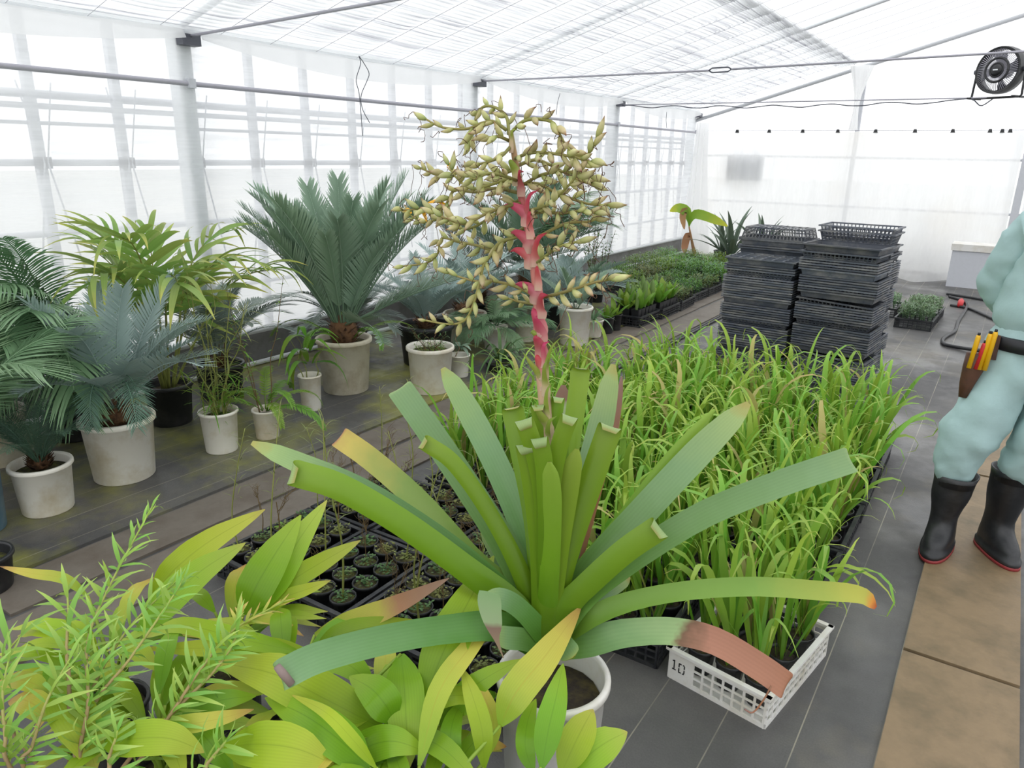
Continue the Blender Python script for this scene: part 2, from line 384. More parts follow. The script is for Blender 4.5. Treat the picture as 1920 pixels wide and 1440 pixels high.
# ------------------------------------------------------------------ far wall
wf = struct('wall_far', None)
link('gable_film', MB().add([(-5, 13.36, 0), (5, 13.36, 0), (5, 13.36, 2.47), (0, 13.36, 3.95), (-5, 13.36, 2.47)], [(0, 1, 2, 3, 4)]).build('gable_film', 'clear_film'), wf)
link('gable_post', flat(MB().box((0.02, 13.28, 1.9), (.10, .08, 3.7)), 'gable_post', 'steel_frame'), wf)
link('gable_post', flat(MB().box((-2.3, 13.30, 1.5), (.06, .06, 3.1)), 'gable_post', 'steel_frame'), wf)
for z in (.95, 1.72): link('gable_girt', MB().tube([(-5, 13.33, z), (5, 13.33, z)], .02, 8).build('gable_girt', 'steel_frame'), wf)
def curtain(x0, x1, flare):
    def f(u, v):
        x = x0 + u * (x1 - x0); z = 2.10 * v + .012
        y_ = 13.10 - .035 * math.sin(x * 9 + 1.2 * math.sin(x * 2.3)) * (1 - .6 * v) - .02 * math.sin(x * 23 + v * 3) - flare(x) * (1 - v) ** 5 - .05 * (1 - v)
        return (x, y_, z - .02 * math.sin(x * 14) ** 2 * v)
    return sheet(f, 130, 26)
link('end_curtain', curtain(-4.86, -.05, lambda x: .9 * math.exp(-((x + 1.0) / .42) ** 2) + .1).build('end_curtain', 'curtain_film'), wf)
link('end_curtain', curtain(.10, 4.9, lambda x: .1).build('end_curtain', 'curtain_film'), wf)
link('curtain_wire', MB().tube([(-4.9, 13.08, 2.125), (4.9, 13.08, 2.125)], .004, 5).build('curtain_wire', 'wire'), wf)
for px in (1383, 1443, 1506, 1572, 1643, 1717, 1788, 1858, 1881, 1896):
    q = aty(px, 238, 13.05)
    link('curtain_clip', flat(MB().box((q[0], 13.06, 2.115), (.035, .025, .05), taper=1.7), 'curtain_clip', 'pot_black'), wf)
def gather(u, v):
    a = u * 6.283; w = .03 + .10 * abs(v - .35) ** 1.3 + (.12 * max(0, v - .55))
    return (-2.32 + w * math.cos(a) * (1 + .3 * math.sin(a * 5)), 13.02 + .05 * math.sin(a) * (1 + .4 * math.sin(a * 4)), 2.13 + v * .93)
link('gathered_film', sheet(gather, 36, 16).build('gathered_film', 'loose_film'), wf)
def gather2(u, v):
    a = (u - .5) * 2; w = .10 + .22 * (1 - v) ** 1.5
    return (-4.84 + .1 + a * w, 12.98 - .05 * math.cos(a * 9) - .08 * (1 - abs(a)), .05 + v * 2.2)
link('gathered_film', sheet(gather2, 40, 12).build('gathered_film', 'loose_film'), wf)
tag(link('shutter_panel', flat(MB().box((-4.02 + .02, 13.22, 1.52), (.62, .05, .42)).box((-4.0, 13.2, 1.52), (.56, .05, .36)), 'shutter_panel', 'steel_frame')), 'grey panel seen as a faint rectangle through the white end curtain', 'panel')
sb = thing('storage_box', 'pale grey lidded storage box half hidden behind the white end curtain', 'box', (-.30, 12.2, 0))
link('body', flat(MB().box((0, 0, .25), (.62, .42, .5)), 'body', 'steel_frame'), sb); link('lid', flat(MB().box((0, 0, .55), (.66, .46, .09)), 'lid', 'white_plastic'), sb)

# ------------------------------------------------------------------ shade curtain under the roof
def shade(u, v):
    x = -4.88 + 2.43 * u; yy = -3.5 + v * 16.65
    ph = (yy - 3.08) / .45; fr = ph - math.floor(ph)
    edge = max(0, (u - .86) / .14)
    per = 6.283 * (u * 46 + 5 * edge * edge)
    sag = 4 * fr * (1 - fr) * min(1, .15 + (x + 4.88) / .35)
    z = RZ(x) - .035 - (.022 + .008 * math.sin(per) + .020 * edge) * sag - .005 * math.sin(per) * (1 + 3.0 * edge)
    return (x + .075 * sag * (1 - .5 * edge) + .006 * math.cos(per) * sag, yy, z)
sh = tag(link('shade_curtain', sheet(shade, 330, 296).build('shade_curtain', 'shade_cloth')), 'white pleated shade cloth drawn across under the greenhouse roof', 'shade cloth')
for k in range(-14, 23):
    yy = 3.08 + .45 * k
    link('support_wire', MB().tube([(-4.88, yy, RZ(4.88) - .05), (-.1, yy, RZ(.1) - .05)], .0016, 4).build('support_wire', 'wire'), sh)

# ------------------------------------------------------------------ tie rods, turnbuckle, cables
def rod(name, pts, r, m, label, cat, n=8):
    return tag(link(name, MB().tube(pts, r, n).build(name, m)), label, cat)
p0 = aty(346, 69, 3.31); p1 = aty(690, 8, 3.31); d_ = (p1 - p0) / (p1[0] - p0[0])
rod('tie_rod', [p0 + d_ * (-4.865 - p0[0]), p0 + d_ * 4.9], .010, 'wire', 'thick steel tie rod from the near wall post up across the shade cloth', 'rod')
t2 = thing('tie_rod', 'thin tie rod with a turnbuckle running from the middle wall post', 'rod')
a0, a1, a2 = aty(905, 152, 6.676), aty(1350, 131, 6.676), aty(1960, 94, 6.676); dd = (a2 - a1) / np.linalg.norm(a2 - a1)
link('rod', MB().tube([a0, a1 - dd * .1], .0085, 8).build('rod', 'wire'), t2); link('rod', MB().tube([a1 + dd * .1, a2 + dd * 2], .0085, 8).build('rod', 'wire'), t2)
tb = MB()
for sg in (-1, 1):
    tb.tube([a1 - dd * .1, a1 - dd * .07 + np.array([0, 0, .018 * sg]), a1 + dd * .07 + np.array([0, 0, .018 * sg]), a1 + dd * .1], .006, 6)
link('turnbuckle', tb.build('turnbuckle', 'dark_steel'), t2)
b0, b1, b2 = aty(1160, 197, 10.06), aty(1560, 193, 10.06), aty(1822, 186, 10.06)
rod('tie_wire', [b0, aty(1960, 181, 10.06), aty(1960, 181, 10.06) + np.array([3, 0, .02])], .007, 'wire', 'tie wire from the far wall post that carries the fan', 'wire')
pts = [b0 + np.array([0, -.02, -.015])]
for i in range(1, 24):
    q = b0 + (b2 - b0) * i / 24; pts.append(q + np.array([0, -.02, -.018 + .016 * math.sin(i * 1.7) - .03 * math.sin(i / 24 * 3.14)]))
pts.append(b2 + np.array([0, 0, 0])); pts.append(b2 + np.array([.10, 0, -.07])); pts.append(b2 + np.array([.2, 0, .0]))
rod('power_cable', spline(pts, 90), .006, 'dark_steel', 'dark power cable strung along the wire towards the fan', 'cable', 6)
def cord(pix, Y, label):
    rod('hanging_cord', spline([atx(x, y, -4.80 - .002 * k) for k, (x, y) in enumerate(pix)], 30), .0035, 'dark_steel', label, 'cord', 5)
cord([(673, 105), (682, 118), (692, 137), (688, 152), (677, 180), (680, 205), (693, 230)], 5.2, 'long dark cord looping down from the eave near the middle post')
cord([(673, 105), (676, 120), (668, 150), (674, 180), (680, 255)], 5.23, 'thin grey cord hanging straight beside the looped dark cord')
cord([(1050, 175), (1045, 195), (1043, 215)], 8.6, 'short dark cord hanging from the eave behind the flower spike')
cord([(1250, 210), (1249, 225), (1250, 240)], 11.6, 'small cord end hanging near the far corner post')

# ------------------------------------------------------------------ fan
def fan():
    c = aty(1877, 132, 10.02); bz = aty(1877, 183, 10.02)[2] - c[2]
    t = thing('circulation_fan', 'black round cage fan standing on the overhead tie wire', 'fan', c, math.radians(-28))
    R = .235
    ring = lambda r, y, rr: MB().tube([(r * math.cos(a), y, r * math.sin(a)) for a in np.linspace(0, 6.2832, 41)], rr, 8, cap=False)
    link('shroud', MB().rings([[(r * math.cos(a), y, r * math.sin(a)) for a in np.linspace(0, 6.2832, 40, endpoint=False)] for r, y in ((R, -.07), (R + .006, 0), (R, .07), (R - .025, .07), (R - .03, 0), (R - .028, -.07), (R, -.07))], cap=False).build('shroud', 'pot_black'), t)
    for r in (.12, .068): link('guard_ring', ring(r, -.080, .013).build('guard_ring', 'pot_black'), t)
    gd = MB()
    for k in range(64):
        a = k / 64 * 6.2832; gd.tube([(.06 * math.cos(a), -.085, .06 * math.sin(a)), (.21 * math.cos(a + .12), -.07, .21 * math.sin(a + .12))], .0036, 4)
    link('guard_wires', gd.build('guard_wires', 'wire'), t)
    link('hub_cap', MB().rings([[(r * math.cos(a), y, r * math.sin(a)) for a in np.linspace(0, 6.2832, 28, endpoint=False)] for r, y in ((.062, -.075), (.06, -.095), (.035, -.105), (.005, -.107))]).build('hub_cap', 'pot_black'), t)
    link('badge', flat(MB().box((0, -.108, .0), (.05, .004, .012)), 'badge', 'galvanised'), t)
    link('motor', MB().rings([[(r * math.cos(a), y, r * math.sin(a)) for a in np.linspace(0, 6.2832, 24, endpoint=False)] for r, y in ((.05, 0), (.075, .02), (.075, .12), (.04, .14))]).build('motor', 'pot_black'), t)
    for k in range(4):
        a0 = k * 1.5708; b = []
        for r in np.linspace(.04, .2, 7):
            b.append((r, a0 + .25 * r / .2))
        vs = [(r * math.cos(a - .35), .03, r * math.sin(a - .35)) for r, a in b] + [(r * math.cos(a + .35), -.03, r * math.sin(a + .35)) for r, a in b]
        link('fan_blade', MB().add(vs, [(i, i + 1, 8 + i, 7 + i) for i in range(6)]).build('fan_blade', 'dark_steel'), t)
    st = MB().tube([(-R - .02, 0, 0), (-R - .03, 0, bz + .02), (-R - .02, 0, bz), (R + .02, 0, bz), (R + .03, 0, bz + .02), (R + .02, 0, 0)], .012, 8)
    for x in (-R, R): st.box((x, 0, bz), (.03, .22, .02))
    link('stand', st.build('stand', 'pot_black'), t)
    for x in (-1, 1): link('pivot_knob', MB().tube([(x * (R - .01), 0, 0), (x * (R + .045), 0, 0)], .025, 10).build('pivot_knob', 'dark_steel'), t)
fan()
#@@
# ------------------------------------------------------------------ leaf materials
GL = s(126, 168, 120)
leafm('brom_top', [(0, s(92, 140, 40)), (.3, s(100, 144, 70)), (.65, s(130, 166, 114)), (.93, s(162, 186, 118)), (1, s(176, 170, 96))], .18, .34, .06, .01, stripe=55)
leafm('brom_under', [(0, s(84, 126, 18)), (.5, s(120, 160, 34)), (1, s(150, 178, 66))], .22, .36, .07, .01)
leafm('brom_brown', [(0, s(92, 140, 40)), (.2, s(124, 162, 104)), (.36, s(150, 178, 120)), (.39, s(120, 90, 66)), (.46, s(172, 122, 98)), (1, s(164, 112, 80))], .15, .5, .03, .005, stripe=45)
leafm('brom_yellow', [(0, s(92, 140, 30)), (.45, s(140, 166, 84)), (.66, s(206, 188, 96)), (.8, s(168, 108, 84)), (1, s(124, 80, 68))], .15, .45, .03, .005)
leafm('brom_tip', [(0, s(96, 140, 40)), (.5, s(124, 166, 70)), (.85, s(190, 190, 80)), (.93, s(226, 160, 60)), (1, s(180, 90, 40))], .2, .4, .05, .01)
leafm('brom_pale', [(0, s(96, 140, 40)), (.5, s(150, 184, 116)), (.86, s(186, 200, 150)), (.9, s(150, 112, 96)), (1, s(150, 112, 100))], .2, .4, .04, .01)
leafm('brom_droop', [(0, s(150, 180, 130)), (.45, s(172, 190, 150)), (.55, s(150, 120, 112)), (1, s(176, 150, 130))], .25, .45, .03, .005)
leafm('brom_dry', [(0, s(150, 112, 86)), (.5, s(170, 116, 80)), (1, s(146, 112, 102))], .15, .6, .05, .01)
leafm('stalk', [(0, s(150, 160, 90)), (.18, s(196, 180, 140)), (.4, s(206, 150, 130)), (.75, s(190, 92, 96)), (1, s(150, 150, 90))], .05, .4, 0, 0)
leafm('bract', [(0, s(228, 196, 176)), (.3, s(222, 140, 140)), (.6, s(212, 84, 108)), (.9, s(194, 54, 86)), (1, s(150, 60, 60))], .3, .38, .12, .012)
leafm('bract_green', [(0, s(222, 196, 170)), (.3, s(222, 204, 160)), (.45, s(168, 180, 80)), (1, s(130, 156, 50))], .3, .38, .06, .01)
leafm('pod', [(0, s(122, 134, 56)), (.35, s(190, 188, 122)), (.7, s(206, 196, 146)), (.9, s(150, 116, 76)), (1, s(110, 66, 52))], .12, .45, .16, .03)
leafm('twig_green', [(0, s(130, 128, 70)), (1, s(150, 140, 80))], .05, .6)
plain('rolled_grey', s(150, 130, 124), .7, .3); plain('filament', s(92, 66, 48), .8); plain('flower_yellow', s(232, 170, 30), .5)

# ------------------------------------------------------------------ pots
def pot_mesh(r, h, m, style='long', n=40):
    rb = r * (.80 if style == 'long' else .70); lip = r * .16 if h > .12 else r * .1
    prof = [(0, .0), (rb * .97, 0), (rb, .006), (r * .92, h - lip), (r * .985, h - lip + .002), (r, h - lip * .8), (r, h - .006), (r * .98, h), (r * .90, h), (r * .885, h - .01), (r * .87, h - lip), (rb * .92, .02), (0, .018)]
    return MB().lathe(prof, n).build('pot', m)
def soil_mesh(r, z, m='soil', seed=1):
    q = random.Random(seed)
    return MB().lathe([(r, z), (r * .7, z + .006), (r * .35, z + .012), (0.001, z + .01)], 18, wob=lambda i, a: 1 + (0 if i == 0 else q.uniform(-.08, .08))).build('soil', m)

# ------------------------------------------------------------------ the big bromeliad
CR = dep(1027, 1178, 1.9); PC = dep(1038, 1262, 1.9)
BR = thing('potted_bromeliad', 'giant bromeliad with strap leaves and a tall pink seed spike in a white pot', 'bromeliad', (PC[0], PC[1], 0))
BO = np.array([PC[0], PC[1], 0])
POT_H = float(PC[2])
link('pot', pot_mesh(.149, POT_H, 'white_plastic', 'long', 56), BR)
link('soil', soil_mesh(.125, POT_H - .07), BR)
CZ = CR.copy(); D0 = float((CR - EYE).dot(FH))
def strap(pix, d_tip, w, face=1, mat='brom_top', curl=0, chan=.16, name='leaf', base=None, back=False, taper=.25, wend=.55):
    """strap leaf: pixel points tip..crown; depth runs from the crown depth to crown depth + d_tip at the tip"""
    c0 = CZ + np.array([RND.uniform(-.015, .015), RND.uniform(-.015, .015), -.06])
    n = len(pix); P = [c0]
    tot = [0]; pp = [(pj(CZ)[0], pj(CZ)[1])] + pix[::-1]
    for a, b in zip(pp, pp[1:]): tot.append(tot[-1] + math.hypot(b[0] - a[0], b[1] - a[1]))
    for k, (x, y) in enumerate(pix[::-1]): P.append(vpl(x, y, D0 + d_tip * (tot[k + 1] / tot[-1])))
    path = spline(P, 22); tv = path[-1] - path[-3]; tv /= np.linalg.norm(tv)
    view = EYE - path[12]; view /= np.linalg.norm(view)
    hint = view * face + np.array([0, 0, .25])
    if curl:
        nrm = hint - tv * hint.dot(tv); nrm /= np.linalg.norm(nrm); rr = .012
        for a in np.linspace(.4, abs(curl), 9):
            path.append(path[21] + rr * (tv * math.sin(a) - nrm * (1 - math.cos(a)) * (1 if curl > 0 else -1)))
    N_ = len(path); ww = w * 1.9 / F
    wid = []
    for i in range(N_):
        t = i / (N_ - 1); b = 1.25 - .25 * min(1, t / .3); e = 1 if t < .7 else 1 - (1 - wend) * ((t - .7) / .3) ** 1.6
        wid.append(ww * b * e * (1 if face > 0 else .9))
    if not curl: wid[-1] *= .35; wid[-2] *= .8
    m = MB().ribbon([p - BO for p in path], wid, hint, chan if face > 0 else .09, 6, .0035, 0, 1)
    return link(name, m.build(name, [mat, 'brom_under'] if mat in ('brom_top', 'brom_tip', 'brom_pale') else [mat, mat]), BR)
LV = [  # tip ... towards crown, depth offset at tip, width px, face, material, curl
 ([(472, 830), (570, 872), (690, 925), (830, 1015), (930, 1100)], .16, 44, 1, 'brom_top', 0),
 ([(556, 888), (640, 915), (760, 985), (880, 1072), (960, 1135)], .02, 54, -1, 'brom_top', 3.6),
 ([(640, 822), (700, 865), (790, 945), (885, 1050), (960, 1120)], .30, 46, 1, 'brom_yellow', 2.6),
 ([(752, 732), (800, 800), (865, 895), (945, 1020), (990, 1110)], .36, 54, 1, 'brom_top', 1.6),
 ([(830, 690), (870, 755), (930, 870), (985, 1000), (1012, 1100)], .42, 52, 1, 'brom_top', 0),
 ([(800, 832), (850, 868), (910, 950), (970, 1060)], .12, 34, -1, 'brom_top', 3.2),
 ([(962, 772), (978, 850), (1000, 960), (1014, 1080)], .16, 46, -1, 'brom_top', 2.4),
 ([(992, 838), (1003, 900), (1015, 1000), (1022, 1100)], .0, 52, -1, 'brom_top', 4.2),
 ([(1046, 812), (1042, 900), (1036, 1000), (1030, 1100)], .06, 46, -1, 'brom_top', 2.6),
 ([(1030, 866), (1034, 930), (1032, 1040), (1028, 1110)], -.05, 40, -1, 'brom_top', 0),
 ([(1082, 842), (1066, 910), (1048, 1020), (1036, 1110)], .0, 44, -1, 'brom_top', 0),
 ([(1088, 700), (1076, 790), (1060, 900), (1044, 1040)], .30, 42, -1, 'brom_top', 2.2),
 ([(1056, 722), (1054, 790), (1048, 880), (1040, 1020)], .36, 44, 1, 'brom_pale', 0),
 ([(1150, 683), (1128, 790), (1094, 920), (1056, 1060)], .42, 52, 1, 'brom_top', 0),
 ([(1142, 806), (1116, 880), (1080, 985), (1046, 1090)], .08, 50, -1, 'brom_top', 3.2),
 ([(1404, 756), (1320, 838), (1210, 955), (1105, 1075)], .26, 56, 1, 'brom_top', 0),
 ([(1340, 768), (1250, 870), (1160, 985), (1080, 1085)], .34, 34, -1, 'brom_top', 0),
 ([(1590, 864), (1460, 908), (1310, 970), (1160, 1065), (1085, 1125)], .06, 48, 1, 'brom_top', 2.8),
 ([(1232, 992), (1170, 1035), (1100, 1098), (1060, 1140)], -.04, 50, -1, 'brom_top', 3.4),
 ([(1642, 1140), (1615, 1116), (1540, 1108), (1400, 1100), (1250, 1113), (1130, 1146)], -.10, 34, 1, 'brom_tip', 0),
 ([(1470, 1283), (1420, 1248), (1340, 1202), (1260, 1184), (1170, 1188), (1100, 1205)], -.16, 48, 1, 'brom_brown', 1.6),
 ([(535, 1262), (600, 1232), (720, 1200), (840, 1180), (940, 1176)], -.32, 48, 1, 'brom_top', 4.0),
 ([(926, 1190), (950, 1196), (985, 1200)], -.12, 40, 1, 'brom_top', 0),
 ([(1075, 1232), (1066, 1222), (1050, 1205)], -.14, 40, 1, 'brom_top', 0),
 ([(1180, 1080), (1140, 1100), (1090, 1135)], .16, 44, 1, 'brom_top', 0),
 ([(905, 985), (950, 1050), (990, 1115)], .24, 48, 1, 'brom_top', 0),
]
LV += [([(984, 792), (1000, 840), (1016, 920), (1022, 1020)], -.02, 36, -1, 'brom_top', 4.4), ([(1066, 786), (1048, 840), (1034, 920), (1028, 1020)], -.01, 34, -1, 'brom_top', 3.6),
       ([(1010, 766), (1016, 820), (1022, 900), (1026, 1000)], .03, 30, -1, 'brom_top', 3.0), ([(1046, 752), (1038, 810), (1030, 890), (1028, 1000)], .04, 26, -1, 'brom_top', 3.0), ([(1012, 826), (1020, 870), (1024, 940), (1026, 1020)], -.05, 34, -1, 'brom_top', 4.0)]
for a in LV: strap(*a)
strap([(1166, 706), (1152, 800), (1116, 935), (1080, 1060)], .45, 18, 1, 'brom_dry', 0, name='dry_leaf')
strap([(906, 1128), (940, 1122), (980, 1146)], -.10, 36, 1, 'brom_top', 0, chan=.05)
fp = spline([vpl(x, y, D0 - .13) - BO for x, y in ((918, 1110), (919, 1140), (925, 1172), (930, 1196), (944, 1234))], 14)
link('drooping_tip', MB().ribbon(fp, [k * 1.75 / F for k in (40, 46, 48, 47, 45, 42, 38, 32, 26, 19, 12, 7, 4, 2)], (.2, -.9, .3), .06, 4).build('drooping_tip', 'brom_droop'), BR)
ra, rb_ = vpl(519, 1249, D0 - .33) - BO, vpl(547, 1283, D0 - .335) - BO
link('rolled_tip', MB().tube([ra, ra * .6 + rb_ * .4, rb_], [.008, .0095, .0085], 12).build('rolled_tip', 'rolled_grey'), BR)
# dry thread at the end of the brown leaf
link('dry_thread', MB().tube([np.array(q) - BO for q in spline([dep(1446, 1286, 1.74), dep(1432, 1312, 1.74), dep(1412, 1336, 1.75), dep(1396, 1330, 1.75)], 10)], .0022, 5).build('dry_thread', 'brom_dry'), BR)

# flower stalk
SY = CR[1] + .02
stp = spline([CZ + np.array([0, 0, -.05]), aty(1028, 1040, SY), aty(1026, 850, SY), aty(1022, 760, SY), aty(1015, 690, SY), aty(1012, 600, SY), aty(1005, 520, SY), aty(996, 450, SY), aty(984, 400, SY), aty(975, 350, SY), aty(966, 300, SY), aty(957, 245, SY)], 44)
stalk = link('flower_stalk', MB().tube([p - BO for p in stp], [.019 - .013 * (i / 43) for i in range(44)], 10).build('flower_stalk', 'stalk'), BR)
def bract(base, tip, w, mat, wrap=.5):
    b = aty(*base, SY - .012); t = aty(*tip, SY - .02 + RND.uniform(-.02, .02)); mid = (b + t) / 2 + np.array([0, -.012, .012])
    path = spline([b + np.array([0, .0, -.028]), b, mid, t], 12); ww = w * 1.42 / F
    wid = [ww * q for q in (.95, 1.1, 1.15, 1.1, 1.0, .86, .7, .54, .4, .27, .15, .03)]
    hint = np.array([.3 * (-1 if tip[0] > base[0] else 1), -.75, .45])
    link('bract', MB().ribbon([p - BO for p in path], wid, hint, -.42, 6, .0012).build('bract', mat), stalk)
for a in [((984, 398), (1010, 356), 24, 'bract'), ((986, 402), (942, 386), 26, 'bract'), ((990, 425), (1002, 396), 26, 'bract'), ((990, 452), (955, 437), 28, 'bract'),
          ((1000, 478), (1026, 436), 32, 'bract'), ((992, 482), (955, 472), 26, 'bract'), ((1006, 522), (1016, 498), 24, 'bract'), ((1003, 548), (962, 534), 28, 'bract'),
          ((1010, 575), (1028, 553), 34, 'bract'), ((1012, 610), (1000, 575), 30, 'bract'), ((1014, 625), (1006, 592), 26, 'bract'), ((1014, 655), (1006, 628), 28, 'bract'),
          ((1017, 668), (1030, 640), 26, 'bract'), ((1016, 690), (1008, 662), 26, 'bract'), ((1020, 722), (1028, 672), 28, 'bract_green'), ((1012, 634), (994, 626), 20, 'bract_green'),
          ((1022, 690), (1052, 632), 18, 'bract_green'), ((1016, 712), (980, 660), 18, 'bract_green'), ((1022, 775), (1034, 716), 26, 'bract_green'), ((1026, 800), (1002, 756), 26, 'bract_green'),
          ((1024, 815), (1044, 780), 24, 'bract_green'), ((974, 345), (982, 322), 24, 'bract'), ((968, 325), (956, 300), 20, 'bract_green'), ((957, 262), (976, 246), 14, 'bract_green')]: bract(*a)

# flower branches with seed pods
def pod_mesh(k):
    q = random.Random(k); L = .040 * q.uniform(.85, 1.15); r = .0062 * q.uniform(.85, 1.15); b = q.uniform(-.006, .006); m = MB()
    prof = [(0, .25), (.12, .62), (.3, .95), (.5, 1), (.7, .72), (.86, .34), (1, .05)]
    pts = [(t * L, 0, b * math.sin(t * 3.14)) for t, _ in prof]
    return m.tube(pts, [r * x for _, x in prof], 7).build('seed_pod', 'pod')
PODS = [pod_mesh(k) for k in range(6)]
BRN = [
 ([(950, 244), (925, 228), (903, 231), (873, 242), (827, 238), (793, 220)], -.03),
 ([(954, 252), (950, 220), (930, 202), (907, 200), (893, 217), (887, 247), (880, 264)], .05),
 ([(957, 250), (980, 228), (1007, 223), (1037, 230), (1050, 253), (1063, 275), (1083, 293), (1107, 285), (1118, 260)], -.02),
 ([(960, 272), (940, 293), (917, 303), (895, 308)], -.08),
 ([(964, 298), (993, 287), (1027, 287), (1067, 293), (1107, 303)], -.1),
 ([(968, 312), (1000, 300), (1027, 307), (1057, 323), (1087, 338), (1112, 347)], .06),
 ([(970, 335), (940, 340), (907, 350), (880, 353), (853, 330), (842, 310)], -.12),
 ([(966, 318), (930, 327), (873, 323), (827, 330), (790, 316)], .04),
 ([(974, 362), (930, 353), (893, 360), (853, 357), (840, 377), (827, 393), (793, 392), (756, 394)], -.05),
 ([(980, 380), (940, 390), (907, 403), (873, 420), (847, 414), (815, 400)], -.14),
 ([(978, 372), (930, 400), (890, 425), (860, 428), (835, 412), (790, 415), (765, 400)], .1),
 ([(985, 425), (950, 450), (923, 468), (893, 460), (857, 453), (828, 447), (820, 477), (800, 493), (757, 499)], .02),
 ([(990, 440), (940, 453), (923, 475), (907, 497), (900, 527), (893, 553), (883, 583), (868, 603), (840, 608), (799, 601)], -.1),
 ([(1005, 557), (967, 537), (923, 527), (890, 527), (842, 513)], -.04),
 ([(1018, 557), (1050, 550), (1083, 540), (1113, 530), (1143, 524)], -.08),
 ([(1004, 495), (1023, 480), (1050, 462), (1083, 453)], -.08),
 ([(990, 395), (1017, 388), (1040, 374), (1067, 347), (1087, 322)], -.1),
 ([(980, 345), (1010, 345), (1040, 360), (1073, 373), (1107, 383), (1138, 384)], .03),
 ([(1000, 450), (1040, 428), (1067, 418), (1107, 415), (1120, 405)], .05),
 ([(976, 350), (1010, 330), (1047, 322), (1080, 325), (1112, 332)], -.04),
 ([(1006, 570), (975, 566), (955, 560)], .04),
 ([(955, 264), (935, 256), (918, 258)], -.04),
 ([(985, 400), (1020, 398), (1050, 400), (1085, 396), (1115, 400)], -.06),
 ([(972, 340), (945, 330), (915, 325), (893, 335), (878, 330)], -.16),
]
npod = 0
for bi, (pix, dd_) in enumerate(BRN):
    n = len(pix); P = []
    for k, (x, y) in enumerate(pix): P.append(aty(x, y, SY + dd_ * math.sin(min(1, k / (n - 1) * 1.4) * 1.57)) - BO)
    L = sum(np.linalg.norm(P[i + 1] - P[i]) for i in range(n - 1)); m = max(8, int(L / .0095)); path = spline(P, m)
    br = link('flower_branch', MB().tube(path, [.0042 - .002 * i / m for i in range(m)], 6).build('flower_branch', 'twig_green'), BR)
    fil = MB(); st = 3
    for i in range(2, m):
        if i % 2 == 0 or i == m - 1:
            t = path[min(i + 1, m - 1)] - path[i - 1]; t /= np.linalg.norm(t)
            sd = np.cross(t, [0, -1, .2]); sd /= np.linalg.norm(sd) + 1e-6
            sg = 1 if (i // 2) % 2 else -1
            d = t * .8 + sd * sg * RND.uniform(.35, .8) + np.array([RND.uniform(-.2, .2), RND.uniform(-.55, .3), RND.uniform(-.2, .2)])
            if i >= m - 2: d = t
            link('seed_pod', RND.choice(PODS), br, mat=basis(d, (0, 0, 1), path[i]) @ Matrix.Scale(RND.uniform(.8, 1.2), 4)); npod += 1
            if RND.random() < .7:
                e = path[i] + d / np.linalg.norm(d) * .033; pts = [e]
                for q in range(4): pts.append(pts[-1] + np.array([RND.uniform(-.016, .016), RND.uniform(-.008, .008), RND.uniform(-.022, .008)]))
                fil.tube(spline(pts, 9), .0008, 4, cap=False)
    if fil.v:
        o = link('withered_filaments', fil.build('withered_filaments', 'filament'), br); o['kind'] = 'stuff'
for x, y, x2, y2 in ((757, 395, 772, 400), (788, 390, 800, 415), (838, 311, 848, 314), (802, 380, 835, 383)):
    a, b = aty(x, y, SY - .05) - BO, aty(x2, y2, SY - .05) - BO
    link('yellow_petal', MB().ribbon(spline([a, (a + b) / 2 + np.array([0, 0, .006]), b], 7), [.003, .007, .009, .01, .009, .007, .003], (0, -.8, .5), -.2, 4).build('yellow_petal', 'flower_yellow'), BR)
#@@
# ------------------------------------------------------------------ foliage materials for the row along the wall
leafm('cy_blue', [(0, s(139, 161, 155)), (1, s(170, 189, 184))], .12, .45, .12, .02)
leafm('cy_fine', [(0, s(77, 106, 87)), (1, s(98, 130, 109))], .12, .5, .12, .02)
leafm('cy_green', [(0, s(99, 136, 95)), (1, s(138, 172, 130))], .18, .4, .14, .02)
leafm('cy_stiff', [(0, s(112, 140, 114)), (1, s(153, 177, 153))], .15, .42, .12, .015)
leafm('cy_grey', [(0, s(127, 143, 135)), (1, s(153, 165, 157))], .12, .5, .12, .02)
leafm('palm', [(0, s(119, 151, 68)), (.7, s(151, 176, 91)), (1, s(200, 198, 99))], .3, .4, .14, .02, stripe=18)
leafm('bright', [(0, s(96, 140, 40)), (1, s(134, 172, 66))], .3, .42, .14, .025)
leafm('deep', [(0, s(70, 102, 54)), (1, s(98, 131, 76))], .22, .42, .14, .025)
leafm('olive', [(0, s(110, 116, 60)), (1, s(128, 138, 78))], .2, .5, .14, .02)
leafm('banana', [(0, s(120, 160, 50)), (.6, s(150, 180, 60)), (1, s(208, 204, 60))], .35, .4, .06, .01)
leafm('dead_leaf', [(0, s(150, 110, 76)), (1, s(176, 130, 92))], .2, .6, .1, .01)
leafm('agave', [(0, s(84, 104, 88)), (1, s(112, 127, 108))], .08, .45, .1, .02)
plain('caudex', s(118, 84, 54), .9, .5, s(60, 42, 30), 24, bump=1, bscale=60)
plain('stem_brown', s(112, 92, 58), .8, .2); plain('stem_green', s(140, 146, 72), .6, .2)
plain('cactus', s(112, 142, 70), .55, .2)

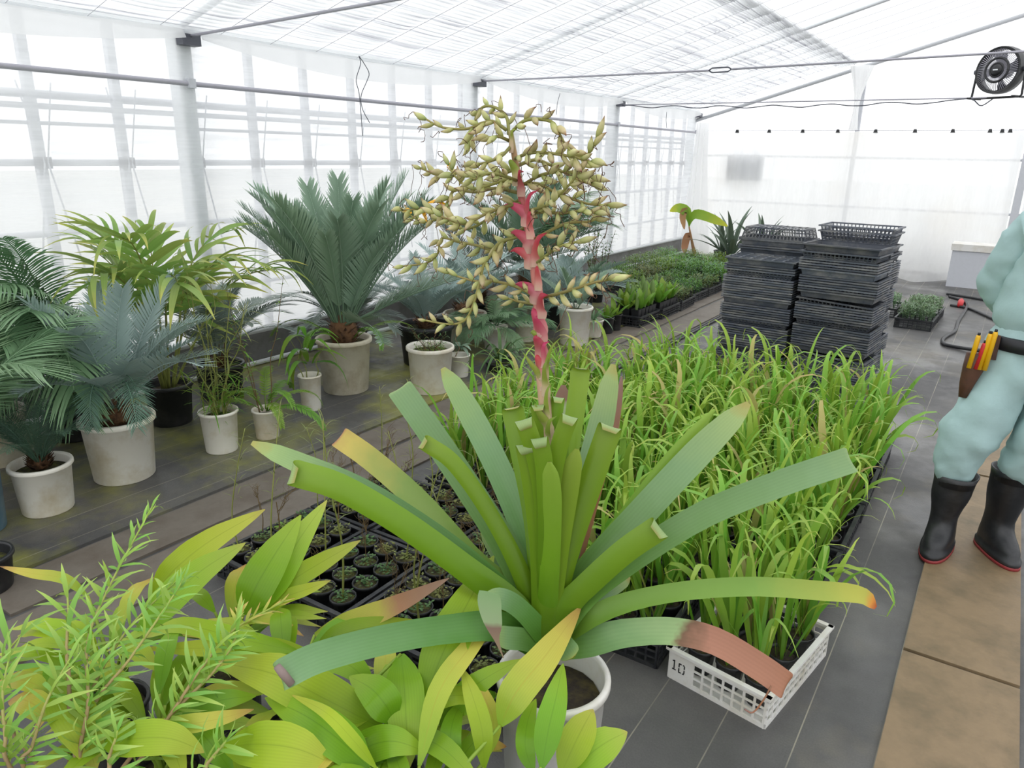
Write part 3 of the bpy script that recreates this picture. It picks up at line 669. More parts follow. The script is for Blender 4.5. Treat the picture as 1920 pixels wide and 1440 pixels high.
def frond_mesh(name, mat, L, n, ll, w, phi=(70, 35), vee=.3, droop=0.5, lead=.18, sag=.25, seed=0, stemr=.006):
    q = random.Random(seed); m = MB(); K = 22; th = 0.0; p = np.array([0., 0, 0]); P = [p.copy()]; T = []
    for i in range(K):
        t = i / (K - 1); a = -droop * t ** 1.5 * 1.6
        d = np.array([math.cos(a), 0, math.sin(a)]); T.append(d); p = p + d * L / K; P.append(p.copy())
    T.append(T[-1]); m.tube(P, [stemr * (1 - .75 * i / K) for i in range(K + 1)], 5)
    for i in range(n):
        t = lead + (1 - lead) * (i + .5) / n; f = t * K; k = min(int(f), K - 1); pos = P[k] + (P[k + 1] - P[k]) * (f - k); tg = T[k]
        up = np.array([-tg[2], 0, tg[0]]); ph = math.radians(phi[0] + (phi[1] - phi[0]) * t); e = (t - lead) / (1 - lead)
        l = ll * (.45 + .75 * math.sin(min(1, e * 1.15 + .12) * 2.6)) * (1 if e < .85 else 1 - 2.5 * (e - .85)) * q.uniform(.9, 1.1)
        for sg in (-1, 1):
            d = tg * math.cos(ph) + np.array([0, sg, 0]) * math.sin(ph) * math.sqrt(max(0, 1 - vee * vee)) + up * vee * math.sin(ph)
            d += np.array([q.uniform(-.06, .06) for _ in range(3)]); d /= np.linalg.norm(d)
            g = np.array([0, 0, -sag * l])
            pts = [pos, pos + d * l * .35 + g * .1, pos + d * l * .7 + g * .45, pos + d * l + g]
            m.ribbon(pts, [w * .6, w, w * .8, w * .1], up, 0, 1)
    return m.build(name, [mat])
SPEC = {}
def species(key, mat, n, ll, w, L=.7, k=3, **kw):
    SPEC[key] = ([frond_mesh('frond', mat, L, n, ll, w, seed=i * 7 + 3, droop=kw.get('droop', .5) * (.7 + .3 * i), **{a: b for a, b in kw.items() if a != 'droop'}) for i in range(k)], L)
species('blue', 'cy_blue', 34, .13, .013, vee=.35, droop=.45, sag=.05)
species('fine', 'cy_fine', 54, .10, .0042, vee=.15, droop=.6, sag=.25)
species('green', 'cy_green', 52, .17, .008, vee=.1, droop=.75, sag=.55)
species('stiff', 'cy_stiff', 50, .125, .0095, vee=.45, droop=.28, sag=.0, phi=(60, 28))
species('grey', 'cy_grey', 36, .11, .012, vee=.25, droop=.7, sag=.2)
species('weep', 'cy_fine', 44, .10, .0048, vee=.12, droop=1.45, sag=.3)
species('fern', 'deep', 26, .09, .014, vee=.1, droop=.9, sag=.3)
species('fernb', 'bright', 22, .07, .018, vee=.05, droop=1.1, sag=.3)

VCO = {}; QUEUE = []; SOLID = []
def coords(mesh_):
    if mesh_ not in VCO:
        co = np.empty(len(mesh_.vertices) * 3, np.float32); mesh_.vertices.foreach_get('co', co); VCO[mesh_] = co.reshape(-1, 3)[::2]
    return VCO[mesh_]
def clash(root, M_, mesh_):
    """points of a leaf that would lie in the floor, in the wall film, in another pot or trunk, or in the wall of its own pot"""
    m = np.array(M_); p = coords(mesh_) @ m[:3, :3].T + m[:3, 3] + np.array(root.location)
    bad = int((p[:, 2] < MZ + .004).sum() + (p[:, 0] < -4.84).sum())
    lo, hi = p.min(0), p.max(0)
    for own, x, y, r, z0, z1 in SOLID:
        if lo[0] > x + r or hi[0] < x - r or lo[1] > y + r or hi[1] < y - r or lo[2] > z1: continue
        d = np.hypot(p[:, 0] - x, p[:, 1] - y)
        if own == root.name: bad += int(((d > r * .84) & (d < r + .004) & (p[:, 2] < z1 + .002)).sum())
        else: bad += int(((d < r + .006) & (p[:, 2] < z1 + .004)).sum())
    return bad
STEPS = sorted(((de, da, ds) for de in (0, .12, .25, .4, .6, .85) for da in (0, .2, -.2, .45, -.45, .8, -.8, 1.3, -1.3) for ds in (1, .82, .66)), key=lambda k: k[0] * 1.2 + abs(k[1]) + (1 - k[2]) * 1.6)
def settle(name, root, mesh_, make, az, el, sc):
    """hang a leaf as planned, or turned, lifted or shortened just enough to stay out of its neighbours"""
    az = (az + math.pi) % (2 * math.pi) - math.pi; best = None
    for de, da, ds in STEPS:
        M_ = make(az + da, min(el + de, 1.53), sc * ds); b = clash(root, M_, mesh_)
        if best is None or b < best[0]: best = (b, M_)
        if b == 0: break
    link(name, mesh_, root, mat=best[1])
def fronds(root, z, key, n, L, e0=78, e1=15, a0=None, a1=None, seed=0, r0=.03, off=(0, 0)):
    QUEUE.append(lambda: fronds_now(root, z, key, n, L, e0, e1, a0, a1, seed, r0, off))
def fronds_now(root, z, key, n, L, e0, e1, a0, a1, seed, r0, off):
    ms, L0 = SPEC[key]; q = random.Random(seed)
    for i in range(n):
        az = (a0 + (a1 - a0) * q.random()) if a0 is not None else i * 2.39996 + q.uniform(-.2, .2)
        el = math.radians(e0 + (e1 - e0) * ((i + .5) / n) ** .8 + q.uniform(-6, 6)); sc = L / L0 * q.uniform(.85, 1.12)
        mesh_ = ms[q.randrange(len(ms))]; tw = q.uniform(-.25, .25)
        settle('frond', root, mesh_, lambda A, E, S: Matrix.Translation((off[0] + r0 * math.cos(A), off[1] + r0 * math.sin(A), z)) @ Matrix.Rotation(A, 4, 'Z') @ Matrix.Rotation(-E, 4, 'Y') @ Matrix.Rotation(tw, 4, 'X') @ Matrix.Scale(S, 4), az, el, sc)
def caudex(root, z, r, h, seed=1, off=(0, 0)):
    q = random.Random(seed); m = MB()
    m.lathe([(r * .75, 0), (r, h * .35), (r * .95, h * .7), (r * .6, h), (.002, h * 1.02)], 16)
    for i in range(70):
        a = q.uniform(0, 6.283); t = q.random(); rr = r * (.8 + .2 * math.sin(t * 3.1)); zz = h * t
        d = np.array([math.cos(a), math.sin(a), .5]); b = np.array([rr * .92 * math.cos(a), rr * .92 * math.sin(a), zz])
        m.ribbon([b, b + d * .022, b + d * .04 + np.array([0, 0, .012])], [.022, .018, .004], (0, 0, 1), .2, 2)
    link('caudex', m.build('caudex', 'caudex'), root, loc=(off[0], off[1], z))

MZ = .014      # top of the raised mat
def potted(name, label, cat, bpx, rpx, w, mat='pot_white', style='long', soil='moss_soil', group=None, rz=0, hmax=None):
    p = fl(bpx[0], bpx[1], MZ); d = pj(p)[2]; r = w * d / F / 2; rb = r * (.8 if style == 'long' else .7)
    dv = p[:2] / np.linalg.norm(p[:2]); c = p[:2] + dv * rb; r = w * pj([c[0], c[1], .2])[2] / F / 2
    h = zat(c, rpx[1]) - MZ; c[0] = max(c[0], -4.46)
    if hmax: h = min(h, hmax)
    t = thing(name, label, cat, (c[0], c[1], MZ), rz, group)
    link('pot', pot_mesh(r, h, mat, style), t); link('soil', soil_mesh(r * .86, h - .045, soil, int(w)), t)
    return t, h, r
def shoots(root, z, n, hgt, mat, seed, spread=.25, r=.004, leaves=None, lmat=None, ll=.06, lw=.008, nl=12, start=.25, stemname='stem', r0=.04, droop=0):
    """thin upright stems; leaves along each stem are joined where they are tiny"""
    q = random.Random(seed)
    for i in range(n):
        a = q.uniform(0, 6.283)
        if root.location.x + (spread + .06) * math.cos(a) < -4.80: a = math.pi - a
        b = np.array([r0 * math.cos(a), r0 * math.sin(a), z]); h = hgt * q.uniform(.7, 1.1)
        pts = [b]
        for k in range(1, 6):
            t = k / 5; pts.append(b + np.array([spread * t ** 1.4 * math.cos(a) + q.uniform(-.02, .02), spread * t ** 1.4 * math.sin(a) + q.uniform(-.02, .02), h * (t - droop * t * t)]))
        path = spline(pts, 16); st = link(stemname, MB().tube(path, [r * (1 - .7 * j / 15) for j in range(16)], 5).build(stemname, mat), root)
        if lmat:
            m = MB()
            for k in range(nl):
                t = start + (1 - start) * k / (nl - 1); j = min(14, int(t * 15)); p = path[j]; az = k * 2.4 + i; l = ll * q.uniform(.7, 1.2)
                d = np.array([math.cos(az), math.sin(az), q.uniform(-.2, .8)]); d /= np.linalg.norm(d)
                m.ribbon([p, p + d * l * .35, p + d * l * .7 + np.array([0, 0, -.1 * l]), p + d * l + np.array([0, 0, -.3 * l])], [lw * .4, lw, lw * .8, lw * .08], (0, 0, 1), .1, 2)
            link('leaves', m.build('leaves', lmat), st)
def leaf_mesh(name, mat, L, w, arch=.3, chan=.15, prof=None, n=9, ns=4, wave=0):
    prof = prof or (.35, .75, .95, 1, .95, .82, .62, .36, .05)
    pts = [(L * t * math.cos(arch * t), 0, -L * t * math.sin(arch * t) * t) for t in np.linspace(0, 1, n)]
    return MB().ribbon(pts, [w * x for x in prof], (0, 0, 1), chan, ns, wave=wave).build(name, mat)
def arching(root, z, n, L, lmesh_, seed, e0=80, e1=30, name='leaf', r0=.02, off=(0, 0)):
    QUEUE.append(lambda: arching_now(root, z, n, L, lmesh_, seed, e0, e1, name, r0, off))
def arching_now(root, z, n, L, lmesh_, seed, e0, e1, name, r0, off):
    q = random.Random(seed)
    for i in range(n):
        az = i * 2.4 + q.uniform(-.3, .3); el = math.radians(e0 + (e1 - e0) * i / max(1, n - 1) + q.uniform(-8, 8))
        settle(name, root, lmesh_, lambda A, E, S: Matrix.Translation((off[0] + r0 * math.cos(A), off[1] + r0 * math.sin(A), z)) @ Matrix.Rotation(A, 4, 'Z') @ Matrix.Rotation(-E, 4, 'Y') @ Matrix.Scale(S, 4), az, el, L * q.uniform(.8, 1.15))

# near pots, left to right
t, h, r = potted('blue_planter', 'tall blue plastic planter with drooping dark palm-like cycad fronds', 'potted cycad', (-38, 1012), (-38, 850), 120, 'pot_blue')
caudex(t, h - .04, .07, .12, 3); fronds(t, h + .06, 'green', 12, .68, 84, 60, seed=4)
t, h, r = potted('potted_cycad', 'fine needle-leaved dark green cycad in a speckled white pot', 'potted cycad', (95, 970), (88, 866), 108)
caudex(t, h - .04, .028, .06, 9); fronds(t, h + .0, 'fine', 26, .42, 85, 18, seed=6, r0=.015)
t, h, r = potted('potted_cycad', 'grey-green arching cycad in a stained beige pot behind the fine-needled one', 'potted cycad', (10, 878), (8, 768), 104, 'pot_beige')
caudex(t, h - .04, .06, .12, 5); fronds(t, h + .05, 'grey', 20, .78, 78, 18, seed=8)
t, h, r = potted('potted_cycad', 'blue-grey cycad with a shaggy brown trunk in the widest white pot', 'potted cycad', (238, 910), (232, 780), 132)
caudex(t, h - .05, .085, .13, 7); fronds(t, h + .06, 'blue', 24, .66, 84, 22, seed=12, r0=.05)
fronds(t, h + .04, 'weep', 4, .62, 42, 30, -1.0, .3, seed=3, r0=.06)
t, h, r = potted('potted_shrub', 'wispy thin-stemmed shrub with narrow leaves in a white pot', 'potted shrub', (418, 853), (411, 768), 72)
shoots(t, h - .04, 9, .85, 'stem_green', 4, .22, .005, lmat='olive', ll=.13, lw=.008, nl=26, start=.2)
shoots(t, h - .04, 6, .3, 'stem_green', 5, .2, .003, lmat='bright', ll=.16, lw=.007, nl=14, start=.1)
t, h, r = potted('potted_fern', 'trailing fern with rounded green leaflets in a small white pot', 'potted fern', (503, 826), (505, 766), 52)
fronds(t, h - .01, 'fernb', 9, .40, 75, 30, seed=3, r0=.02)
shoots(t, h - .03, 3, .75, 'stem_brown', 8, .15, .004, lmat='bright', ll=.05, lw=.012, nl=14, start=.4)
t, h, r = potted('potted_bamboo', 'young bamboo with broad pale leaves in a tall narrow white pot', 'potted bamboo', (585, 772), (582, 702), 44)
BAMB = leaf_mesh('leaf', 'bright', 1, .16, .9, .12)
shoots(t, h - .03, 3, .32, 'stem_green', 9, .08, .004)
for k in range(3): arching(t, h + .08 + .09 * k, 5, .26, BAMB, 20 + k, 60, -5, r0=.03)
t, h, r = potted('potted_cycad', 'big stiff upright cycad rising from the large beige tub', 'potted cycad', (650, 742), (645, 632), 104, 'pot_beige')
caudex(t, h - .05, .10, .2, 8); fronds(t, h + .1, 'stiff', 40, .98, 86, 20, seed=15, r0=.06)
fronds(t, h, 'fernb', 5, .5, 55, 35, seed=9, r0=.10)
t, h, r = potted('potted_cycad', 'straggly dark cycad in a black tub behind the wispy shrub', 'potted cycad', (418, 752), (420, 680), 92, 'pot_black')
caudex(t, h - .04, .05, .12, 10); fronds(t, h + .05, 'grey', 20, .66, 80, 20, seed=18)
shoots(t, h, 4, .7, 'stem_brown', 13, .2, .004, lmat='deep', ll=.07, lw=.01, nl=18)
t, h, r = potted('potted_cycad', 'low blue cycad filling the wide black pot', 'potted cycad', (800, 690), (800, 606), 106, 'pot_black')
caudex(t, h - .04, .07, .09, 11); fronds(t, h + .02, 'blue', 22, .52, 82, 12, seed=21)
t, h, r = potted('potted_cycad', 'cycad with a frayed brown trunk in a beige pot beside the wide black pot', 'potted cycad', (872, 645), (872, 585), 82, 'pot_beige')
caudex(t, h - .04, .10, .13, 12); fronds(t, h + .06, 'blue', 20, .62, 85, 15, seed=24)
t, h, r = potted('potted_seedling', 'broad-rimmed white pot of low mossy weeds in front of the wide black pot', 'potted plant', (808, 742), (808, 648), 90)
shoots(t, h - .04, 8, .2, 'stem_brown', 15, .12, .003, lmat='deep', ll=.05, lw=.006, nl=12)
shoots(t, h - .04, 14, .05, 'stem_green', 16, .05, .002, lmat='bright', ll=.04, lw=.007, nl=6, r0=.06)
t, h, r = potted('potted_seedling', 'small white pot holding a young palmate-leaved plant', 'potted plant', (862, 709), (861, 664), 40)
shoots(t, h - .03, 1, .1, 'stem_green', 17, .02, .004)
SCHE = leaf_mesh('leaf', 'cy_stiff', 1, .3, .5, .1); arching(t, h + .06, 8, .15, SCHE, 31, 35, -5, r0=.01)
t, h, r = potted('potted_cycad', 'small feathery cycad in a white pot behind the palmate-leaved seedling', 'potted cycad', (928, 657), (930, 610), 48)
fronds(t, h, 'green', 16, .45, 70, 0, seed=27, r0=.02)
t, h, r = potted('potted_cycad', 'tiny fine-leaved cycad in the smallest white pot of the row', 'potted cycad', (985, 642), (985, 606), 42)
fronds(t, h, 'fine', 14, .34, 75, 15, seed=28, r0=.02)
t, h, r = potted('potted_fern', 'dark strap-leaved fern in a low black bowl on the mat', 'potted fern', (938, 700), (938, 676), 62, 'pot_black')
STRP = leaf_mesh('leaf', 'deep', 1, .07, .8, .1); arching(t, h, 22, .36, STRP, 33, 75, 5, r0=.02)
t, h, r = potted('potted_cycad', 'tall white pot with a broken drooping frond against its side', 'potted cycad', (1076, 650), (1077, 574), 66)
fronds(t, h - .02, 'stiff', 7, .42, 80, 30, seed=30, r0=.03); fronds(t, h - .01, 'weep', 2, .5, 48, 40, -1.9, -1.2, seed=31, r0=.03)
t, h, r = potted('potted_seedling', 'short white pot with a tuft of narrow leaves next to the black pots', 'potted plant', (1110, 634), (1111, 598), 42)
STRB = leaf_mesh('leaf', 'cy_green', 1, .09, .6, .1); arching(t, h - .01, 16, .24, STRB, 35, 75, 15, r0=.02)
t, h, r = potted('potted_cycad', 'spreading blue-green cycad in a dark tub behind the tall white pot', 'potted cycad', (1035, 618), (1035, 566), 62, 'pot_black')
fronds(t, h, 'blue', 18, .6, 75, 15, seed=36)
t, h, r = potted('potted_cycad', 'tall green feathery cycad standing right behind the flower spike', 'potted cycad', (985, 590), (985, 540), 80, 'pot_beige')
caudex(t, h - .04, .09, .3, 13); fronds(t, h + .25, 'stiff', 26, .95, 86, 18, seed=38); fronds(t, h + .3, 'green', 6, 1.05, 80, 45, .2, 1.4, seed=39)
t, h, r = potted('potted_cycad', 'dense dark cycad in a black tub by the wall behind the seed pods', 'potted cycad', (880, 585), (880, 545), 66, 'pot_black'); t.location.y = 6.08
caudex(t, h - .04, .08, .2, 14); fronds(t, h + .15, 'grey', 22, .8, 84, 15, seed=41)
t, h, r = potted('potted_cycad', 'low spreading grey cycad beside the crate of young cacti', 'potted cycad', (1085, 585), (1085, 545), 58, 'pot_black')
fronds(t, h, 'stiff', 14, .55, 60, 12, seed=43); fronds(t, h, 'blue', 10, .6, 50, 10, seed=44)
t, h, r = potted('potted_cycad', 'mid-sized grey cycad squeezed between the beige tub and the wall', 'potted cycad', (560, 655), (560, 600), 70, 'pot_black')
caudex(t, h - .04, .06, .1, 15); fronds(t, h + .04, 'grey', 22, .72, 80, 12, seed=46)

# broad-leaved palm behind the widest white pot
pb = thing('potted_palm', 'light green palm with broad drooping leaflets behind the blue-grey cycad', 'potted palm', (-4.22, 2.45, MZ))
link('pot', pot_mesh(.15, .26, 'pot_black'), pb); link('soil', soil_mesh(.13, .21), pb)
PL = [leaf_mesh('leaflet', 'palm', L_, w_, a_, .12) for L_, w_, a_ in ((.40, .046, .5), (.36, .042, .75), (.44, .050, .35))]
q = random.Random(3)
for i, (az, el, L_, dr) in enumerate(((-1.1, 76, .95, 1.5), (-.35, 70, .98, 1.35), (.5, 74, .95, 1.2), (-1.9, 74, .9, 1.5), (-2.8, 68, .95, 1.3), (1.6, 76, 1.0, 1.0), (2.6, 72, .95, 1.2), (-.8, 82, 1.08, 1.3), (.9, 62, .9, .9))):
    if math.cos(az) < -.3: L_, dr = L_ * .9, dr * .35
    P = [np.array([.03 * math.cos(az), .03 * math.sin(az), .22])]; a = math.radians(el if math.cos(az) > -.3 else 82)
    for k in range(18):
        t_ = k / 17; a -= max(0, t_ - .4) * dr * .34; P.append(P[-1] + np.array([math.cos(a) * math.cos(az), math.cos(a) * math.sin(az), math.sin(a)]) * L_ * 1.12 / 18)
    fr = link('frond', MB().tube(P, [.009 * (1 - .7 * k / 18) for k in range(19)], 6).build('frond', 'stem_green'), pb)
    sd = np.array([-math.sin(az), math.cos(az), 0])
    for k in range(9, 19):
        tg = P[k] - P[k - 1]; tg /= np.linalg.norm(tg); up = np.cross(tg, sd)
        if up[2] < 0: up = -up
        for sg in (-1, 1):
            ph = math.radians(75 - 55 * (k - 9) / 9); d = tg * math.cos(ph) + sd * sg * math.sin(ph) + up * .15 + np.array([q.uniform(-.12, .12) for _ in range(3)])
            link('leaflet', q.choice(PL), fr, mat=basis(d, up, P[k]) @ Matrix.Scale(q.uniform(.8, 1.1) * (1 - .25 * abs(k - 12) / 7), 4))
# more big fronds reaching in at the left edge
t, h, r = potted('potted_cycad', 'large green cycad with long drooping leaflets beside the wall at the end of the row', 'potted cycad', (-60, 800), (-60, 730), 110, 'pot_black'); t.location.y = 1.99
caudex(t, h - .04, .09, .35, 16); fronds(t, h + .3, 'green', 18, 1.0, 80, 20, -2.0, -.35, seed=50)
#@@
# ------------------------------------------------------------------ nursery crates
def lattice(L, h, n, m=None, solid=0.0, rows=3, th=.006):
    """one crate side along x from 0 to L, standing on z = 0, with square holes"""
    b = MB(); x0 = solid
    if solid: b.box((solid / 2, 0, h / 2), (solid, th, h))
    bw = .007; rail = h * .14
    b.box(((L + x0) / 2, 0, rail / 2), (L - x0, th, rail)); b.box(((L + x0) / 2, 0, h - rail * .6), (L - x0, th, rail * 1.2))
    for i in range(1, rows): b.box(((L + x0) / 2, 0, rail + (h - 2 * rail) * i / rows), (L - x0, th * .8, .006))
    for k in range(n + 1): b.box((x0 + bw / 2 + (L - x0 - bw) * k / n, 0, h / 2), (bw, th * .9, h * .96))
    return b
class Crate:
    def __init__(s_, W_, L_, h, mat, n1=9, n2=13, solid=0, key=''):
        s_.W, s_.L, s_.h = W_, L_, h
        s_.short = flat(lattice(W_ - .002, h, n1, solid=solid), 'end_panel', mat); s_.short2 = flat(lattice(W_ - .002, h, n1), 'end_panel', mat)
        s_.long = flat(lattice(L_ - .002, h, n2), 'side_panel', mat)
        b = MB()
        for sx in (-1, 1): b.box((sx * (W_ / 2 + .002), 0, h), (.018, L_ + .02, .010))
        for sy in (-1, 1): b.box((0, sy * (L_ / 2 + .002), h), (W_ + .02, .018, .010))
        s_.rim = flat(b, 'rim', mat)
        b = MB().box((0, 0, .004), (W_ - .01, L_ - .01, .008)); s_.base = flat(b, 'base', mat)
    def place(s_, label, loc, rz=0, group=None, name='nursery_crate', cat='crate'):
        t = thing(name, label, cat, loc, rz, group); W_, L_ = s_.W, s_.L
        link('base', s_.base, t); link('rim', s_.rim, t)
        link('end_panel', s_.short, t, (-W_ / 2, -L_ / 2, 0)); link('end_panel', s_.short2, t, (-W_ / 2, L_ / 2, 0))
        link('side_panel', s_.long, t, (-W_ / 2, -L_ / 2, 0), (0, 0, math.pi / 2)); link('side_panel', s_.long, t, (W_ / 2, -L_ / 2, 0), (0, 0, math.pi / 2))
        return t
BLACK = Crate(.345, .485, .105, 'black_plastic'); WHITE = Crate(.343, .491, .115, 'white_plastic', 7, 12, .085)
SPOT = Crate(.345, .485, .10, 'black_plastic', 8, 12)

# white crate with the stencilled 1 0
wc = WHITE.place('white lattice crate stencilled with numbers at the corner of the grass bed', (-.480, 2.243, 0), math.radians(-9.3))
st = MB()
y_ = -WHITE.L / 2 - .0036
for x, z, a, b in ((-.150, .062, .004, .034), (-.1535, .075, .007, .004), (-.150, .043, .014, .004),
                   (-.1285, .074, .010, .004), (-.1155, .074, .006, .004), (-.132, .0665, .004, .012), (-.132, .050, .004, .012), (-.1125, .0665, .004, .012), (-.1125, .050, .004, .012), (-.1285, .041, .010, .004), (-.1155, .041, .006, .004)):
    st.box((x, y_, z), (a, .0012, b))
sten = link('stencil_marks', flat(st, 'stencil_marks', 'pot_black'), wc); sten['label'] = 'black stencilled digits 1 0'

leafm('grass', [(0, s(92, 128, 36)), (.35, s(122, 168, 52)), (.8, s(150, 190, 74)), (1, s(176, 196, 90))], .34, .42, .16, .025)
leafm('grass_dry', [(0, s(150, 150, 76)), (1, s(196, 184, 116))], .3, .6, .15, .02)
POTB = MB().lathe([(0, 0), (.036, 0), (.047, .085), (.050, .086), (.050, .098), (.046, .098), (.044, .085), (.034, .01), (0, .01)], 14).build('pot', 'pot_black')
SOILB = MB().lathe([(.045, .084), (.03, .088), (.001, .089)], 10).build('soil', 'soil'); SOILM = MB().lathe([(.045, .084), (.03, .09), (.001, .092)], 10).build('soil', 'moss_soil')
def blade_mesh(k):
    q = random.Random(k * 13 + 1); L = q.uniform(.38, .78); w = q.uniform(.014, .030); lean = q.uniform(.05, .4); bend = q.uniform(1.0, 3.4); up0 = q.uniform(.35, .62)
    p = np.array([0., 0, 0]); a = math.pi / 2 - lean * .4; P = [p.copy()]; n = 14
    for i in range(n):
        t = i / n
        if t > up0: a -= bend * (t - up0) / (1 - up0) * (2.2 / n) * 2.2
        else: a -= lean / n
        p = p + np.array([math.cos(a), q.uniform(-.06, .06), math.sin(a)]) * L / n; P.append(p.copy())
    wid = [w * (.45 + .55 * min(1, i / 5)) * (1 if i < 9 else max(.06, 1 - (i - 9) / 5.2)) for i in range(n + 1)]
    return MB().ribbon(P, wid, (-.5, 0, 1), .16, 2).build('blade', 'grass' if k % 13 else 'grass_dry')
BLD = [blade_mesh(k) for k in range(26)]
def clump(x, y, z, rz, group, lab, nb):
    t = thing('grass_seedling', lab, 'potted grass', (x, y, z), rz, group)
    link('pot', POTB, t); link('soil', SOILB, t)
    for i in range(nb):
        a = RND.uniform(0, 6.283); r = RND.uniform(0, .028); sc = RND.uniform(.7, 1.12)
        link('blade', RND.choice(BLD), t, (r * math.cos(a), r * math.sin(a), .085), (RND.uniform(-.25, .25), RND.uniform(-.25, .25), RND.uniform(0, 6.283)), sc)
def glab(cx, cy):
    if cy < 2.26 and cx > -.7: return 'tuft of green grass in a black pot inside the white crate', 'grass tufts in the white crate'
    if cx > -.7: return 'tuft of arching green grass in a crate along the walkway edge of the bed', 'grass tufts along the walkway'
    if cy > 4.2: return 'tuft of tall green grass in the row of crates facing the tray stacks', 'grass tufts facing the tray stacks'
    if cx < -1.9: return 'tuft of green grass in the crates nearest the potted cycads', 'grass tufts facing the cycads'
    if cy < 2.9: return 'tuft of green grass in the crates right behind the bromeliad leaves', 'grass tufts behind the bromeliad'
    return 'tuft of tall arching green grass in the middle of the grass bed', 'grass tufts mid bed'
CL_ = 'black lattice crate hidden under the middle of the tall grass'
def grass_crate(cx, cy, rz, crate=None):
    if crate is None: BLACK.place(('black lattice crate of grass along the walkway edge of the bed' if cx > -.7 else 'black lattice crate of grass facing the tray stacks' if cy > 4.2 else 'black lattice crate of grass nearest the potted cycads' if cx < -1.9 else CL_), (cx, cy, 0), rz, 'black crates of the grass bed')
    for i in range(3):
        for j in range(3):
            x, y = (i - 1) * .105, (j - 1) * .15 + RND.uniform(-.01, .01)
            clump(cx + x * math.cos(rz) - y * math.sin(rz), cy + x * math.sin(rz) + y * math.cos(rz), .010, RND.uniform(0, 6), glab(cx, cy)[1], glab(cx, cy)[0], RND.choice((9, 10, 11, 12)))
grass_crate(-.480, 2.243, math.radians(-9.3), 'white')
for k, yy in enumerate((2.80, 3.32, 3.84, 4.36)): grass_crate(-.52, yy, math.radians(RND.uniform(-1.4, 1.4)))
for k, yy in enumerate((2.28, 2.80, 3.32, 3.84, 4.36)): grass_crate(-.91, yy, math.radians(RND.uniform(-.9, .9)))
for cx in (-1.29, -1.67):
    for yy in (2.82, 3.34, 3.86, 4.38): grass_crate(cx, yy, math.radians(RND.uniform(-.9, .9)))
for yy in (2.84, 3.36, 3.88): grass_crate(-2.05, yy, math.radians(RND.uniform(-.9, .9)))

# crates of black pots with twiggy seedlings
def twig_mesh(k):
    q = random.Random(k + 40); m = MB(); h = q.uniform(.12, .3)
    def grow(p, d, l, r, lev):
        e = p + d * l; m.tube(spline([p, (p + e) / 2 + np.array([q.uniform(-.01, .01), q.uniform(-.01, .01), 0]), e], 5), [r, r * .9, r * .8, r * .7, r * .6], 4, cap=False)
        if lev:
            for _ in range(q.choice((2, 3, 3))):
                nd = d + np.array([q.uniform(-.7, .7), q.uniform(-.7, .7), q.uniform(-.1, .4)]); nd /= np.linalg.norm(nd); grow(p + d * l * q.uniform(.4, 1), nd, l * q.uniform(.5, .8), r * .6, lev - 1)
    grow(np.array([0, 0, .085]), np.array([0, 0, 1.]), h * .5, .0022, 3); return m.build('twigs', 'stem_brown')
TW = [twig_mesh(k) for k in range(6)]
def sprig_mesh(k):
    q = random.Random(k + 90); m = MB()
    for i in range(46):
        a = q.uniform(0, 6.283); r = q.uniform(0, .046); p = np.array([r * math.cos(a), r * math.sin(a), .09 + q.uniform(0, .02)]); b = q.uniform(0, 6.283); d = np.array([math.cos(b), math.sin(b), q.uniform(0, .6)]); l = q.uniform(.008, .016)
        m.ribbon([p, p + d * l * .5, p + d * l], [l * .3, l * .7, l * .15], (0, 0, 1), .1, 2)
    return m.build('sprouts', 'olive' if k % 2 else 'deep')
SPR = [sprig_mesh(k) for k in range(4)]
STEMY = [MB().tube(spline([(0, 0, .08), (.02, .01, .3), (-.03 + .02 * k, .02, .55), (-.10 + .08 * k, .03, .8)], 14), [.0045 * (1 - .6 * i / 13) for i in range(14)], 5).build('cane', 'stem_green') for k in range(3)]
TOPLF = []
for k in range(3):
    q = random.Random(k); m = MB()
    for i in range(26):
        t = .45 + .55 * i / 25; p = np.array([(-.10 + .08 * k) * t * t, .03 * t, .08 + .72 * t]); a = i * 2.4; d = np.array([math.cos(a), math.sin(a), q.uniform(.2, .8)]); l = q.uniform(.04, .09)
        m.ribbon([p, p + d * l * .5, p + d * l + np.array([0, 0, -.2 * l])], [.002, .0045, .001], (0, 0, 1), .1, 1)
    TOPLF.append(m.build('leaves', 'olive'))
SL = leaf_mesh('leaf', 'bright', 1, .34, .3, .1)
ncr = 0
for cx in (-2.28, -1.90, -1.52, -1.14):
    for yy in (1.775, 2.295):
        if cx > -1.2 and yy > 2: continue
        if cx > -1.2: yy = 1.76
        cz = SPOT.place('black lattice crate of round black pots with bare twiggy seedlings', (cx, yy, 0), math.radians(RND.uniform(-.6, .6)), 'black crates of twiggy seedlings')
        for i in range(3):
            for j in range(4):
                kind = RND.random()
                lab = 'round black pot with mossy soil and a dry branching twig' if kind < .55 else ('round black pot with sparse weeds' if kind < .8 else 'round black pot with a long yellowish cane')
                t = thing('seedling_pot', lab, 'plant pot', (cx + (i - 1) * .108, yy + (j - 1.5) * .114, .022), RND.uniform(0, 6), 'seedling pots in the black crates')
                link('pot', POTB, t); link('soil', SOILM, t); link('sprouts', RND.choice(SPR), t)
                if kind < .55: link('twigs', RND.choice(TW), t, scale=RND.uniform(.9, 1.7))
                elif kind >= .8:
                    k = RND.randrange(3); c_ = link('cane', STEMY[k], t, scale=RND.uniform(.7, 1.0)); link('leaves', TOPLF[k], c_)
                elif RND.random() < .2:
                    arching(t, .09, 6, .05, SL, RND.randrange(99), 60, 10, r0=.004)
